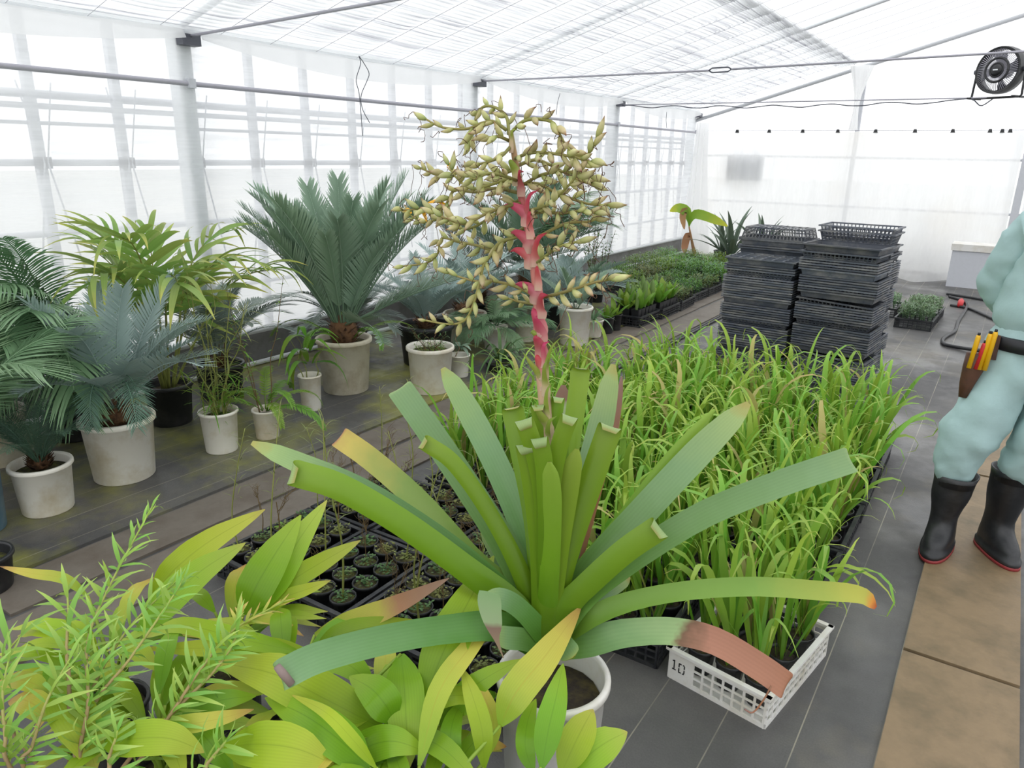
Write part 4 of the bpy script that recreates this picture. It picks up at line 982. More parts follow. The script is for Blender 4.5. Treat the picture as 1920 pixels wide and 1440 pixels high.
t, h, r = potted('black_tub', 'rim of a wet black tub lying on the mat beside the blue planter', 'tub', (-20, 1122), (-20, 1040), 110, 'pot_black')
#@@
# ------------------------------------------------------------------ foreground: yellow-green ginger plants
leafm('ginger', [(0, s(138, 178, 36)), (.5, s(172, 202, 52)), (.9, s(196, 210, 80)), (1, s(206, 196, 96))], .4, .36, .10, .018, stripe=90, rib=s(120, 150, 30))
leafm('ginger_y', [(0, s(150, 182, 50)), (.4, s(196, 204, 76)), (.8, s(220, 200, 92)), (.95, s(206, 164, 92)), (1, s(160, 116, 80))], .35, .4, .06, .01, stripe=90, rib=s(190, 160, 60))
leafm('ginger_g', [(0, s(112, 156, 32)), (.6, s(140, 182, 44)), (1, s(172, 198, 62))], .36, .34, .08, .015, stripe=90, rib=s(92, 126, 24))
leafm('ginger_t', [(0, s(150, 176, 56)), (.55, s(200, 196, 80)), (.68, s(196, 150, 110)), (1, s(190, 156, 130))], .25, .5, .06, .01, stripe=90)
leafm('petiole', [(0, s(120, 150, 50)), (1, s(160, 184, 70))], .2, .4, .08, .01)
leafm('shrub', [(0, s(134, 174, 66)), (.6, s(152, 194, 88)), (1, s(180, 208, 110))], .3, .42, .14, .025)
leafm('shrub_tip', [(0, s(150, 186, 66)), (.6, s(206, 196, 96)), (1, s(226, 176, 116))], .35, .42, .1, .02)
leafm('shrub_stem', [(0, s(130, 100, 80)), (.5, s(170, 150, 100)), (1, s(160, 186, 80))], .05, .6, .05, .01)
GP = [np.array(p) for p in ((-1.72, 1.08), (-1.38, 1.02), (-1.05, 1.05), (-1.52, .74), (-1.16, .74), (-.84, .92), (-1.86, .80))]
GLAB = ['ginger plant with upright lance leaves beside the twiggy seedling crates', 'yellow-green ginger plant with a tall lone leaf next to the needle-leaved shrub', 'ginger plant leaning on the bromeliad with one leaf browned at its tip',
        'lush pale ginger plant under the needle-leaved shrub', 'broad-leaved ginger plant with folded hanging leaves', 'ginger plant with a single bright yellow leaf in front of the white pot', 'low yellow ginger plant tangled in the needle-leaved shrub']
GINGER = []
for p, lab in zip(GP, GLAB):
    t = thing('potted_ginger', lab, 'potted plant', (p[0], p[1], 0), 0, 'ginger plants')
    link('pot', pot_mesh(.095, .19, 'pot_black', 'long', 24), t); link('soil', soil_mesh(.08, .16), t); GINGER.append(t)
def ginger(pix, z, w, mat='ginger', face=1, gi=None, chan=.10, wave=.03, petiole=True, roll=0):
    """leaf traced base -> tip; z gives height above the floor at each point"""
    P = [fl(x, y, zz) for (x, y), zz in zip(pix, z)]
    b = P[0]
    if gi is None: gi = min(range(len(GP)), key=lambda k: np.linalg.norm(GP[k] - b[:2]))
    o = np.array([GP[gi][0], GP[gi][1], 0]); n = 16; path = spline(P, n)
    ww = w * pj(path[8])[2] / F
    pr = [.16, .42, .66, .83, .93, .99, 1, 1, .98, .93, .86, .76, .63, .47, .28, .04]
    hint = EYE - path[8]; hint = hint / np.linalg.norm(hint) * face + np.array([roll, 0, .3 * face])
    m = MB().ribbon([p - o for p in path], [ww * x for x in pr], hint, chan, 6, 0, wave=wave)
    # raised midrib
    lf = link('leaf', m.build('leaf', mat), GINGER[gi])
    if petiole:
        base = np.array([RND.uniform(-.02, .02), RND.uniform(-.02, .02), .15]); e = b - o; mid = base * .4 + e * .6; mid[:2] = base[:2] * .65 + e[:2] * .35
        pt = spline([base, mid, e], 10); link('petiole', MB().tube(pt, [.007 - .003 * i / 9 for i in range(10)], 6).build('petiole', 'petiole'), lf)
A = ginger
A([(285, 1118), (330, 1065), (400, 1010), (497, 955)], (.42, .50, .54, .56), 52)
A([(262, 1190), (310, 1130), (380, 1068), (460, 1018)], (.40, .46, .50, .50), 58)
A([(457, 1152), (480, 1100), (515, 1040), (564, 966)], (.40, .48, .54, .58), 70, 'ginger_g')
A([(474, 1152), (520, 1085), (562, 1010), (613, 938)], (.40, .47, .53, .57), 52)
A([(492, 1134), (545, 1090), (610, 1050), (676, 1013)], (.40, .45, .48, .48), 40)
A([(480, 1160), (530, 1122), (575, 1105), (620, 1088)], (.38, .42, .44, .43), 26)
A([(165, 1118), (120, 1085), (60, 1075), (0, 1062)], (.42, .48, .50, .50), 20, 'ginger_y', gi=6)
A([(560, 1222), (460, 1200), (340, 1172), (270, 1196)], (.40, .45, .46, .40), 36)
A([(600, 1232), (500, 1212), (380, 1215), (268, 1216)], (.38, .42, .43, .40), 36)
A([(715, 1365), (610, 1310), (510, 1262), (406, 1242)], (.38, .46, .50, .47), 88)
A([(692, 1440), (640, 1390), (570, 1340), (497, 1308)], (.40, .46, .48, .43), 72, 'ginger_g')
A([(705, 1440), (660, 1385), (610, 1335), (545, 1302)], (.42, .49, .52, .47), 26, 'ginger')
A([(752, 1226), (758, 1290), (762, 1360), (768, 1438)], (.50, .46, .40, .32), 74, 'ginger', gi=4)
A([(797, 1312), (830, 1225), (872, 1140), (926, 1042)], (.42, .52, .58, .62), 80, 'ginger_g')
A([(786, 1436), (822, 1300), (880, 1215), (944, 1140)], (.36, .47, .53, .55), 42, 'ginger_y')
A([(938, 1360), (968, 1298), (1024, 1228), (1090, 1136)], (.42, .50, .55, .58), 64, 'ginger_y', gi=5)
A([(1016, 1440), (1028, 1370), (1042, 1310), (1056, 1244)], (.40, .46, .50, .52), 52, 'ginger_g', gi=5)
A([(1052, 1450), (1075, 1400), (1094, 1362), (1112, 1330)], (.36, .41, .43, .44), 62, gi=5)
A([(1072, 1450), (1105, 1415), (1140, 1390), (1176, 1372)], (.36, .39, .40, .39), 66, gi=5)
A([(908, 1440), (904, 1370), (886, 1305), (866, 1252)], (.34, .42, .47, .48), 40, 'ginger', gi=5)
A([(914, 1420), (926, 1360), (910, 1310), (884, 1262)], (.33, .39, .44, .46), 30, 'ginger_y', gi=5)
A([(826, 1362), (862, 1310), (910, 1272), (976, 1236)], (.34, .42, .47, .49), 44, 'ginger_g', gi=2)
A([(740, 1352), (722, 1320), (695, 1290), (655, 1268)], (.40, .46, .48, .46), 66, 'ginger_g', gi=4)
A([(420, 1400), (490, 1395), (560, 1405), (626, 1434)], (.42, .48, .48, .42), 84, 'ginger', gi=3)
A([(195, 1395), (250, 1385), (320, 1385), (384, 1410)], (.42, .48, .48, .43), 66, gi=3)
A([(240, 1372), (320, 1362), (400, 1350), (476, 1330)], (.42, .46, .47, .45), 36, 'ginger_y', gi=3)
A([(90, 1300), (60, 1280), (25, 1275), (-20, 1290)], (.46, .48, .47, .42), 36, 'ginger_y', gi=6)
A([(95, 1350), (70, 1325), (45, 1312), (15, 1315)], (.44, .46, .46, .43), 50, 'ginger_y', gi=6)
A([(100, 1290), (130, 1330), (160, 1380), (180, 1445)], (.52, .49, .44, .36), 76, 'ginger', gi=6)
A([(330, 1345), (380, 1322), (430, 1310), (480, 1305)], (.42, .45, .45, .43), 40, 'ginger_g', gi=3)
A([(590, 1190), (660, 1165), (740, 1135), (842, 1084)], (.40, .45, .48, .48), 42, 'ginger_t', gi=1)
A([(590, 1220), (640, 1190), (700, 1175), (785, 1164)], (.40, .44, .45, .43), 44, 'ginger_g', gi=1)
A([(700, 1300), (660, 1250), (600, 1235), (540, 1240)], (.40, .45, .46, .43), 46)
A([(800, 1400), (760, 1345), (700, 1320), (640, 1330)], (.34, .40, .42, .38), 56, 'ginger_g')
A([(650, 1430), (690, 1400), (740, 1390), (800, 1410)], (.34, .38, .40, .36), 62, 'ginger_g', gi=4)
A([(860, 1440), (845, 1395), (850, 1350), (870, 1310)], (.32, .37, .39, .40), 40, 'ginger_g', gi=4)
A([(1000, 1450), (985, 1400), (990, 1350), (1005, 1310)], (.34, .39, .41, .42), 36, 'ginger_g', gi=5)
A([(930, 1300), (900, 1310), (870, 1325), (840, 1345)], (.36, .40, .40, .36), 36, 'ginger_g', gi=5)
A([(880, 1408), (905, 1400), (925, 1396), (950, 1400)], (.25, .27, .27, .25), 26, 'ginger_y', gi=5)
A([(560, 1440), (600, 1420), (640, 1415), (690, 1425)], (.34, .38, .39, .36), 56, 'ginger', gi=4)
A([(945, 1140), (935, 1118), (965, 1098), (1036, 1102)], (.55, .58, .59, .57), 16, 'ginger_t', gi=2)
q = random.Random(8)
for gi, t in enumerate(GINGER):      # lower leaves filling each plant
    for k in range(17):
        a = q.uniform(0, 6.283); L = q.uniform(.16, .27); z0 = q.uniform(.24, .38); o = np.array([GP[gi][0], GP[gi][1], 0])
        b = np.array([.05 * math.cos(a), .05 * math.sin(a), z0]); e = b + np.array([L * math.cos(a), L * math.sin(a), q.uniform(-.03, .08)])
        path = spline([b, (b + e) / 2 + np.array([0, 0, .04]), e], 12); w = q.uniform(.04, .07)
        lf = link('leaf', MB().ribbon(path, [w * x for x in (.15, .45, .7, .88, .97, 1, .97, .88, .74, .55, .3, .04)], (0, -.2, 1), .1, 4, wave=.03).build('leaf', q.choice(('ginger', 'ginger', 'ginger_g', 'ginger_g', 'ginger_y'))), t)
        link('petiole', MB().tube(spline([(0, 0, .15), b * np.array([.5, .5, .7]) + np.array([0, 0, .06]), b], 7), .0045, 5).build('petiole', 'petiole'), lf)

# ------------------------------------------------------------------ foreground: needle-leaved shrub
SHC = np.array([-1.50, .52, 0])
SB = thing('potted_shrub', 'needle-leaved shrub with soft green shoots tipped pale orange, among ginger leaves', 'potted shrub', SHC)
link('pot', pot_mesh(.11, .22, 'pot_black', 'long', 24), SB); link('soil', soil_mesh(.09, .19), SB)
NL = [leaf_mesh('leaf', 'shrub', L_, w_, a_, .12, n=6, prof=(.4, .9, 1, .85, .5, .05), ns=2) for L_, w_, a_ in ((.068, .0082, .2), (.060, .007, -.2), (.080, .0088, .4))]
NT = [leaf_mesh('leaf', 'shrub_tip', L_, w_, a_, .12, n=6, prof=(.4, .9, 1, .85, .5, .05), ns=2) for L_, w_, a_ in ((.050, .009, .1), (.042, .008, -.1))]
nl = 0
def shoot(pix, z, dens=1.0, tip=False, big=1.0):
    global nl
    P = [fl(x, y, zz) - SHC for (x, y), zz in zip(pix, z)]; base = np.array([RND.uniform(-.03, .03), RND.uniform(-.03, .03), .18])
    full = spline([base] + P, 40); sm = link('stem', MB().tube(full, [.0055 - .0035 * i / 39 for i in range(40)], 6).build('stem', 'shrub_stem'), SB)
    path = spline(P, 200); L = sum(np.linalg.norm(path[i + 1] - path[i]) for i in range(199)); n = int(L / .0072 * dens)
    for k in range(n):
        t = (k + .5) / n; i = min(198, int(t * 199)); tg = path[i + 1] - path[i]; tg /= np.linalg.norm(tg); a = k * 2.39996
        u = np.cross(tg, [0, 0, 1.]); u /= np.linalg.norm(u) + 1e-6; v = np.cross(u, tg); sp = .95 - .75 * max(0, t - .75) / .25
        d = tg * (1.05 - sp * .55) + (u * math.cos(a) + v * math.sin(a)) * sp
        sc = RND.uniform(.95, 1.4) * big * (1 - .35 * max(0, t - .8) / .2)
        link('leaf', RND.choice(NT if tip and t > .8 else NL), sm, mat=basis(d, v, path[i]) @ Matrix.Scale(sc, 4)); nl += 1
shoot([(150, 1420), (165, 1320), (165, 1200), (210, 1090), (288, 945)], (.40, .50, .56, .62, .70), 1.0)
shoot([(140, 1440), (170, 1300), (240, 1180), (330, 1090)], (.38, .48, .56, .60), .9)
shoot([(150, 1440), (178, 1320), (240, 1240), (310, 1140), (345, 1085)], (.36, .48, .55, .60, .62), .8)
shoot([(250, 1440), (320, 1340), (380, 1250), (440, 1180), (532, 1128)], (.38, .48, .54, .58, .60), .95, True)
shoot([(230, 1440), (330, 1330), (400, 1260), (440, 1200), (452, 1140)], (.38, .48, .53, .57, .60), .7, True)
shoot([(45, 1440), (60, 1400), (90, 1310), (140, 1220)], (.42, .46, .54, .58), 1.0)
shoot([(20, 1440), (10, 1380), (5, 1300), (20, 1220)], (.42, .48, .54, .58), 1.0)
shoot([(355, 1470), (390, 1430), (415, 1400), (425, 1388)], (.42, .46, .49, .50), 1.2)
shoot([(200, 1460), (205, 1420), (215, 1390), (220, 1370)], (.42, .46, .49, .50), 1.2)
shoot([(-30, 1300), (-15, 1260), (10, 1225), (50, 1180)], (.50, .53, .55, .57), .9, big=1.3)
shoot([(130, 1300), (125, 1220), (128, 1150), (125, 1100)], (.52, .56, .58, .60), .5, big=1.25)
#@@
# ------------------------------------------------------------------ stacks of seed trays
TW_, TD_ = .555, .375
def tray_mesh(kind):
    """tray with sloping sides, so that one nests in the next"""
    b = MB(); h = .095 if kind == 'deep' else .052; lip = .011; hh = h - lip; sl = .25
    for sy in (-1, 1): b.box((0, sy * (TD_ / 2 - .007), h - lip / 2), (TW_, .014, lip))
    for sx in (-1, 1): b.box((sx * (TW_ / 2 - .007), 0, h - lip / 2), (.014, TD_ - .028, lip))
    X = lambda z: TW_ / 2 - .0155 - sl * (hh - z); Y = lambda z: TD_ / 2 - .0155 - sl * (hh - z)      # outer faces of the sides
    def slab(u0, u1, z0, z1, th, side):
        vs = []
        for z in (z0, z1):
            for u in (u0, u1):
                for k in (0, th):
                    vs.append((u * X(z), side * (Y(z) - k), z) if abs(side) == 1 else (side / 2 * (X(z) - k), u * Y(z), z))
        b.add(vs, [(0, 1, 3, 2), (4, 6, 7, 5), (0, 2, 6, 4), (1, 5, 7, 3), (0, 4, 5, 1), (2, 3, 7, 6)])
    for side in (-1, 1, -2, 2):
        if kind in ('open', 'deep'):
            rows, nb = (2 if kind == 'open' else 3), (18 if abs(side) == 1 else 12); wb = .016 if abs(side) == 1 else .024
            slab(-1, 1, 0, .012, .003, side)
            for i in range(1, rows): slab(-1, 1, hh * i / rows - .0035, hh * i / rows + .0035, .003, side)
            for k in range(nb + 1):
                c = -1 + wb + (2 - 2 * wb) * k / nb; slab(c - wb, c + wb, .0, hh, .003, side)
        else: slab(-1, 1, 0, hh, .003, side)
    w, d = 2 * X(.003) - .004, 2 * Y(.003) - .004
    if kind in ('open', 'deep'):
        for k in range(9): b.box((-w / 2 + w * (k + .5) / 9, 0, .002), (.03, d, .004))
    else: b.box((0, 0, .002), (w, d, .004))
    if kind == 'cell':
        w, d = 2 * X(hh) - .006, 2 * Y(hh) - .006
        for i in range(1, 6): b.box((-w / 2 + w * i / 6, 0, h - .012), (.016, d, .022))
        for j in range(1, 4): b.box((0, -d / 2 + d * j / 4, h - .012), (w, .016, .0215))
        b.box((0, 0, h - .026), (w - .014, d - .014, .004))
    return flat(b, 'seed_tray', 'tray_plastic')
TR = {k: tray_mesh(k) for k in ('solid', 'open', 'cell', 'deep')}; TH = {'solid': .052, 'open': .052, 'cell': .052, 'deep': .095}
def stack(x, y, rz, n, label, group, seed, tops=(), odd=()):
    """nested runs of trays; now and then a tray does not nest and stands on the rims of the run below"""
    q = random.Random(seed); z = .002; run = 0; i = 0; ox = oy = orz = 0.0; prev = 0
    p = .0187
    while i < n:
        if run == 0:
            run = q.randint(7, 10); ox, oy, orz = q.uniform(-.009, .009), q.uniform(-.008, .008), math.radians(q.uniform(-1.2, 1.2))
            if i: z += .0525 - p
        tilt = 0.0
        if i in odd: z += .012; tilt = .04
        k = 'open' if q.random() < .25 or i == 0 or tilt else 'solid'
        tag(link('seed_tray', TR[k], None, (x + ox + q.uniform(-.0007, .0007), y + oy + q.uniform(-.0007, .0007), z), (q.uniform(-.002, .002), tilt, rz + orz)), label, 'tray', group)
        run -= 1; i += 1; z += p
        if tilt: run = 0; z += .012
    z += .0525 - p
    for j, (k, nest, dx, dy, r_, flip, lab) in enumerate(tops):
        o = tag(link('seed_tray', TR[k], None, (x + ox + dx, y + oy + dy, z + (TH[k] if flip else 0)), (math.pi if flip else 0, 0, rz + orz + r_)), lab, 'tray', group)
        z += nest
S1 = math.radians(-3); S2 = math.radians(-6)
stack(-1.560, 5.99, S1, 38, 'dusty black seed tray nested in the stack topped by square cells', 'stack of cell trays', 1, [('cell', .03, 0, 0, 0, 0, 'black cell tray with six by four square cells topping its stack')])
stack(-.965, 5.93, S2, 39, 'dusty black seed tray nested in the tallest, slightly leaning stack', 'leaning stack of trays', 2, [('open', .0525, -.005, .0, .01, 0, 'open black tray lying second from the top of the leaning stack'), ('solid', .03, .006, .004, -.02, 0, 'open shallow tray topping the leaning stack')], odd=(9, 26))
stack(-1.585, 6.41, S1, 42, 'black seed tray in the stack behind the cell tray stack', 'stack behind the cell trays', 3, [('solid', .0525, 0, 0, .0, 0, 'flat black tray beneath the upturned lattice tray'), ('deep', .0, 0, 0, .02, 1, 'upturned lattice tray topping the stack behind the cell trays')])
stack(-.965, 6.345, S2, 43, 'black seed tray in the stack behind the leaning stack', 'stack behind the leaning trays', 4, [('solid', .0525, 0, 0, .01, 0, 'black tray under the deep open crates'), ('deep', .04, 0, 0, .03, 0, 'deep lattice tray nested under the topmost open one'), ('deep', .02, 0, 0, .03, 0, 'deep open lattice tray set on top of the highest stack')])

# ------------------------------------------------------------------ seedling crates further down the house
def foliage(name, label, x, y, z, w, l, h, n, mats, seed, ll=.035, lw=.012, rz=0):
    q = random.Random(seed); m = MB()
    for i in range(n):
        px, py = q.uniform(-w / 2, w / 2), q.uniform(-l / 2, l / 2); hh = h * (.35 + .65 * q.random()) * (1 - .25 * (abs(px) / w + abs(py) / l)); p = np.array([px, py, hh]); a = q.uniform(0, 6.283)
        d = np.array([math.cos(a), math.sin(a), q.uniform(-.2, .9)]); L = ll * q.uniform(.6, 1.3)
        m.ribbon([p, p + d * L * .5, p + d * L + np.array([0, 0, -.2 * L])], [lw * .5, lw, lw * .1], (0, 0, 1), .1, 1, mi=q.randrange(len(mats)))
    for i in range(n // 12):
        px, py = q.uniform(-w / 2, w / 2), q.uniform(-l / 2, l / 2); m.tube([(px, py, 0), (px + q.uniform(-.02, .02), py + q.uniform(-.02, .02), h * .8)], .0018, 4, cap=False, mi=0)
    return tag(link(name, m.build(name, mats), None, (x, y, z), (0, 0, rz)), label, 'foliage', 'seedling foliage', 'stuff')
SQP = MB().add([(-.03, -.03, 0), (.03, -.03, 0), (.03, .03, 0), (-.03, .03, 0), (-.042, -.042, .16), (.042, -.042, .16), (.042, .042, .16), (-.042, .042, .16), (-.037, -.037, .145), (.037, -.037, .145), (.037, .037, .145), (-.037, .037, .145)],
               [(3, 2, 1, 0), (0, 1, 5, 4), (1, 2, 6, 5), (2, 3, 7, 6), (3, 0, 4, 7), (4, 5, 9, 8), (5, 6, 10, 9), (6, 7, 11, 10), (7, 4, 8, 11), (8, 9, 10, 11)]).build('pot', 'pot_black', smooth=False)
PADL = leaf_mesh('paddle', 'bright', 1, .36, .15, .1, prof=(.3, .6, .85, 1, 1, .95, .8, .5, .1)); PADC = [MB().lathe([(.012, 0), (.019, .05), (.021, .12), (.017, .19), (.004, .22)], 7, wob=lambda i, a: 1 + .18 * math.cos(3 * a)).build('cactus_column', 'cactus')]
for ci, (cx, cy) in enumerate(((-3.12, 7.02), (-3.10, 7.54))):
    BLACK.place(('black lattice crate of tall square pots with young columnar cacti', 'black lattice crate of tall square pots with paddle-leaved succulents')[ci], (cx, cy, MZ), math.radians(.8), 'crates of young succulents')
    for i in range(3):
        for j in range(5):
            cact = (ci == 0 and (i + j) % 2 == 0) or (ci == 1 and (i + j) % 4 == 0)
            t = thing('succulent_pot', ('square black pot with a young green cactus column in the succulent crates' if cact else 'square black pot with a paddle-leaved succulent in the succulent crates'), 'potted succulent', (cx + (i - 1) * .1, cy + (j - 2) * .092, .03), RND.uniform(-.1, .1), 'young succulents in square pots')
            link('pot', SQP, t)
            if cact: link('cactus_column', PADC[0], t, (0, 0, .145), None, RND.uniform(.8, 1.3))
            else: arching(t, .145, 5, .2, PADL, RND.randrange(99), 85, 45, name='paddle', r0=.006)
for k, (px_, py_) in enumerate(((1137, 626), (1152, 620))):
    t, h, r = potted('nursery_pot', ('plain black nursery pot standing next to the short white pot', 'plain black nursery pot beside the succulent crate')[k], 'plant pot', (px_, py_), (px_, py_ - 32), 28, 'pot_black')
    arching(t, h - .02, 6, .16, PADL, 70 + k, 85, 40, name='paddle')
gi = 0
FOLC = [('deep', 'olive'), ('bright', 'cy_green'), ('olive', 'deep'), ('bright', 'deep')]
for j, yy in enumerate((8.08, 8.62, 9.16, 9.70, 10.24, 10.80)):
    for i, xx in enumerate((-3.16, -3.55, -3.94, -4.33)):
        if j == 0 and i > 1: continue
        tall = .16 if i < 2 and j < 3 else .26 if j >= 3 else .2
        SPOT.place('black lattice crate of leafy seedlings on the mat towards the end wall', (xx + (.05 if (i, j) == (0, 0) else 0), yy, MZ), math.radians(RND.uniform(-1.3, 1.3) + (4 if (i, j) == (0, 0) else 0)), 'crates of leafy seedlings')
        o = foliage('seedling_leaves', 'dense leafy seedlings growing out of a black crate towards the end wall', xx + (.05 if (i, j) == (0, 0) else 0), yy, .1, .30, .44, tall, 520, list(FOLC[(i + j) % 2 * (1 if j < 3 else 0) + (2 if j < 3 else 1)] if j < 3 else FOLC[1]), gi, .05, .011); gi += 1
def twig_shrub(x, y, h, seed, label, lmat='deep'):
    t = thing('potted_sapling', label, 'sapling', (x, y, MZ)); link('pot', pot_mesh(.09, .16, 'pot_black', n=20), t); link('soil', soil_mesh(.078, .13), t)
    shoots(t, .13, 5, h, 'stem_brown', seed, .26, .007, lmat=lmat, ll=.065, lw=.022, nl=44, start=.15)
twig_shrub(-4.68, 8.2, 1.05, 61, 'thin dark sapling with sparse leaves against the left wall film')
twig_shrub(-4.68, 8.95, 1.15, 62, 'taller spindly sapling with dark buds against the left wall film')
twig_shrub(-3.95, 7.75, .7, 63, 'short bushy sapling behind the crates of succulents')
def banana():
    c = np.array([-4.02, 11.25, MZ]); t = thing('banana_plant', 'small banana plant with two green leaves and a brown hanging one', 'banana plant', c)
    link('pot', pot_mesh(.12, .2, 'pot_black', n=20), t); link('soil', soil_mesh(.105, .17), t)
    Y = c[1]; top = aty(1292, 425, Y) - c
    link('trunk', MB().tube(spline([(0, 0, .16), (top[0] * .4, 0, top[2] * .5), top], 10), [.035, .034, .032, .03, .027, .024, .02, .017, .014, .012], 10).build('trunk', 'dead_leaf'), t)
    for pix, w, m in (([(1292, 425), (1288, 398), (1272, 390), (1256, 396)], 16, 'banana'), ([(1292, 425), (1300, 405), (1312, 402), (1340, 412), (1364, 424)], 15, 'banana'), ([(1292, 420), (1286, 395), (1280, 405), (1283, 430)], 11, 'dead_leaf'), ([(1294, 450), (1290, 440), (1284, 460), (1284, 475)], 12, 'dead_leaf')):
        P = [aty(x, y, Y - .15 * k / 4) - c for k, (x, y) in enumerate(pix)]; ww = w * 13.5 / F
        link('leaf', MB().ribbon(spline(P, 12), [ww * x for x in (.1, .2, .5, .8, .95, 1, 1, .95, .9, .75, .5, .15)], (.2, -.7, .6), .12, 4, wave=.03).build('leaf', m), t)
banana()
AGL = leaf_mesh('leaf', 'agave', 1, .11, .25, .3)
for k, (ax, ay, n, L) in enumerate(((-3.55, 11.5, 13, .75), (-3.15, 11.75, 15, .72), (-3.85, 11.95, 11, .6))):
    t = thing('potted_agave', ('sword-leaved dark succulent beside the banana plant', 'sword-leaved dark succulent behind the seed tray stacks', 'smaller sword-leaved succulent close to the end curtain')[k], 'succulent', (ax, ay, MZ))
    link('pot', pot_mesh(.13, .22, 'pot_black', n=20), t); link('soil', soil_mesh(.11, .19), t); arching(t, .19, n, L, AGL, 80 + k, 84, 35)
# crates on the right, beyond the tray stacks
for k, (x, y) in enumerate(((-.655, 8.80), (-.635, 9.335), (-1.06, 9.32))):
    SPOT.place(('black lattice crate of ferny seedlings standing nearest the walkway hose', 'black lattice crate of ferny seedlings just behind the first one', 'black lattice crate of ferny seedlings half hidden by the tray stacks')[k], (x, y, 0), math.radians(-2), 'crates of ferny seedlings')
    foliage('seedling_leaves', ('ferny green seedlings filling the crate nearest the hose', 'ferny green seedlings filling the crate just behind the first one', 'ferny green seedlings in the crate half hidden by the tray stacks')[k], x, y, .085, .31, .44, .17, 1100, ['cy_green', 'deep'], 300 + k, .035, .012, math.radians(-2))

# ------------------------------------------------------------------ hoses
plain('sole_red', s(146, 52, 54), .6); plain('red_plastic', s(200, 44, 48), .4); plain('yellow_plastic', s(232, 178, 20), .4); plain('leather', s(96, 62, 44), .6, .3, s(60, 40, 30), 12)
hz = thing('garden_hose', 'black hose curling over the mat with a red coupling', 'hose')
link('hose', MB().tube(spline([fl(x, y, .018) for x, y in ((1780, 556), (1795, 560), (1808, 565), (1813, 574), (1805, 590), (1796, 604), (1791, 620), (1775, 630), (1767, 638), (1773, 646), (1795, 651))] + [fl(1822, 655, .026), fl(1880, 662, .031)], 70), .017, 10).build('hose', 'black_rubber'), hz)
a = fl(1803, 562, .036); b = fl(1800, 572, .036); link('coupling', MB().tube([a, (a * 2 + b) / 3, b], [.02, .035, .03], 10).build('coupling', 'red_plastic'), hz)
for k, (pts, lab) in enumerate((([(1775, 551), (1810, 556), (1850, 563), (1930, 575)], 'straight black hose lying along the foot of the end curtain'), ([(1782, 572), (1812, 577), (1845, 590), (1920, 625)], 'black hose running from the red coupling towards the walkway'))):
    tag(link('garden_hose', MB().tube(spline([fl(x, y, .018) for x, y in pts], 24), .016, 8).build('garden_hose', 'black_rubber')), lab, 'hose')
for k, xo in enumerate((-2.475, -2.435)):
    P = [(xo + .012 * math.sin(yy * 1.3 + k), yy, .014) for yy in np.linspace(4.6, 11.5, 40)]
    tag(link('irrigation_pipe', MB().tube(P, .011, 8).build('irrigation_pipe', 'black_rubber')), ('black irrigation pipe lying along the edge of the wooden boards', 'second black irrigation pipe lying beside the one at the boards')[k], 'pipe')

# ------------------------------------------------------------------ person
plain('work_cloth', s(170, 199, 198), .8, .08, bump=.6, bscale=22); plain('skin_tone', s(196, 150, 120), .5); plain('hair_black', s(30, 27, 25), .6); plain('eye_dark', s(24, 20, 18), .3)
plain('belt_black', s(30, 31, 36), .5); plain('eye_white', s(232, 230, 226), .3)
O = np.array([.21, 3.53, 0.])
PN = thing('person', 'person in pale teal work clothes and black rubber boots standing with arms behind the back', 'person', O)
def skin(name, V, E, rad, mat, parent, sub=2, disp=0, dscale=.12, root=0):
    me = bpy.data.meshes.new(name); me.from_pydata([tuple(np.array(v, float) - O) for v in V], E, []); me.materials.append(MATS[mat])
    o = link(name, me, parent); md = o.modifiers.new('skin', 'SKIN'); md.use_smooth_shade = True
    if not me.skin_vertices: pass
    for i, r in enumerate(rad):
        sv = me.skin_vertices[0].data[i]; sv.radius = r if hasattr(r, '__len__') else (r, r); sv.use_root = (i == root)
    ss = o.modifiers.new('sub', 'SUBSURF'); ss.levels = sub; ss.render_levels = sub
    if disp:
        s2 = o.modifiers.new('sub2', 'SUBSURF'); s2.levels = 2; s2.render_levels = 2
        tx = bpy.data.textures.new(name, 'CLOUDS'); tx.noise_scale = dscale; tx.noise_depth = 2
        dm = o.modifiers.new('folds', 'DISPLACE'); dm.texture = tx; dm.strength = disp; dm.mid_level = .5; dm.texture_coords = 'LOCAL'
        t2_ = bpy.data.textures.new(name + '_creases', 'MARBLE'); t2_.noise_scale = .11; t2_.turbulence = 9; t2_.noise_depth = 2
        d2 = o.modifiers.new('creases', 'DISPLACE'); d2.texture = t2_; d2.strength = .013; d2.mid_level = .5; d2.texture_coords = 'LOCAL'
    return o
hipR, hipL = (.125, 3.55, .90), (.30, 3.56, .90)
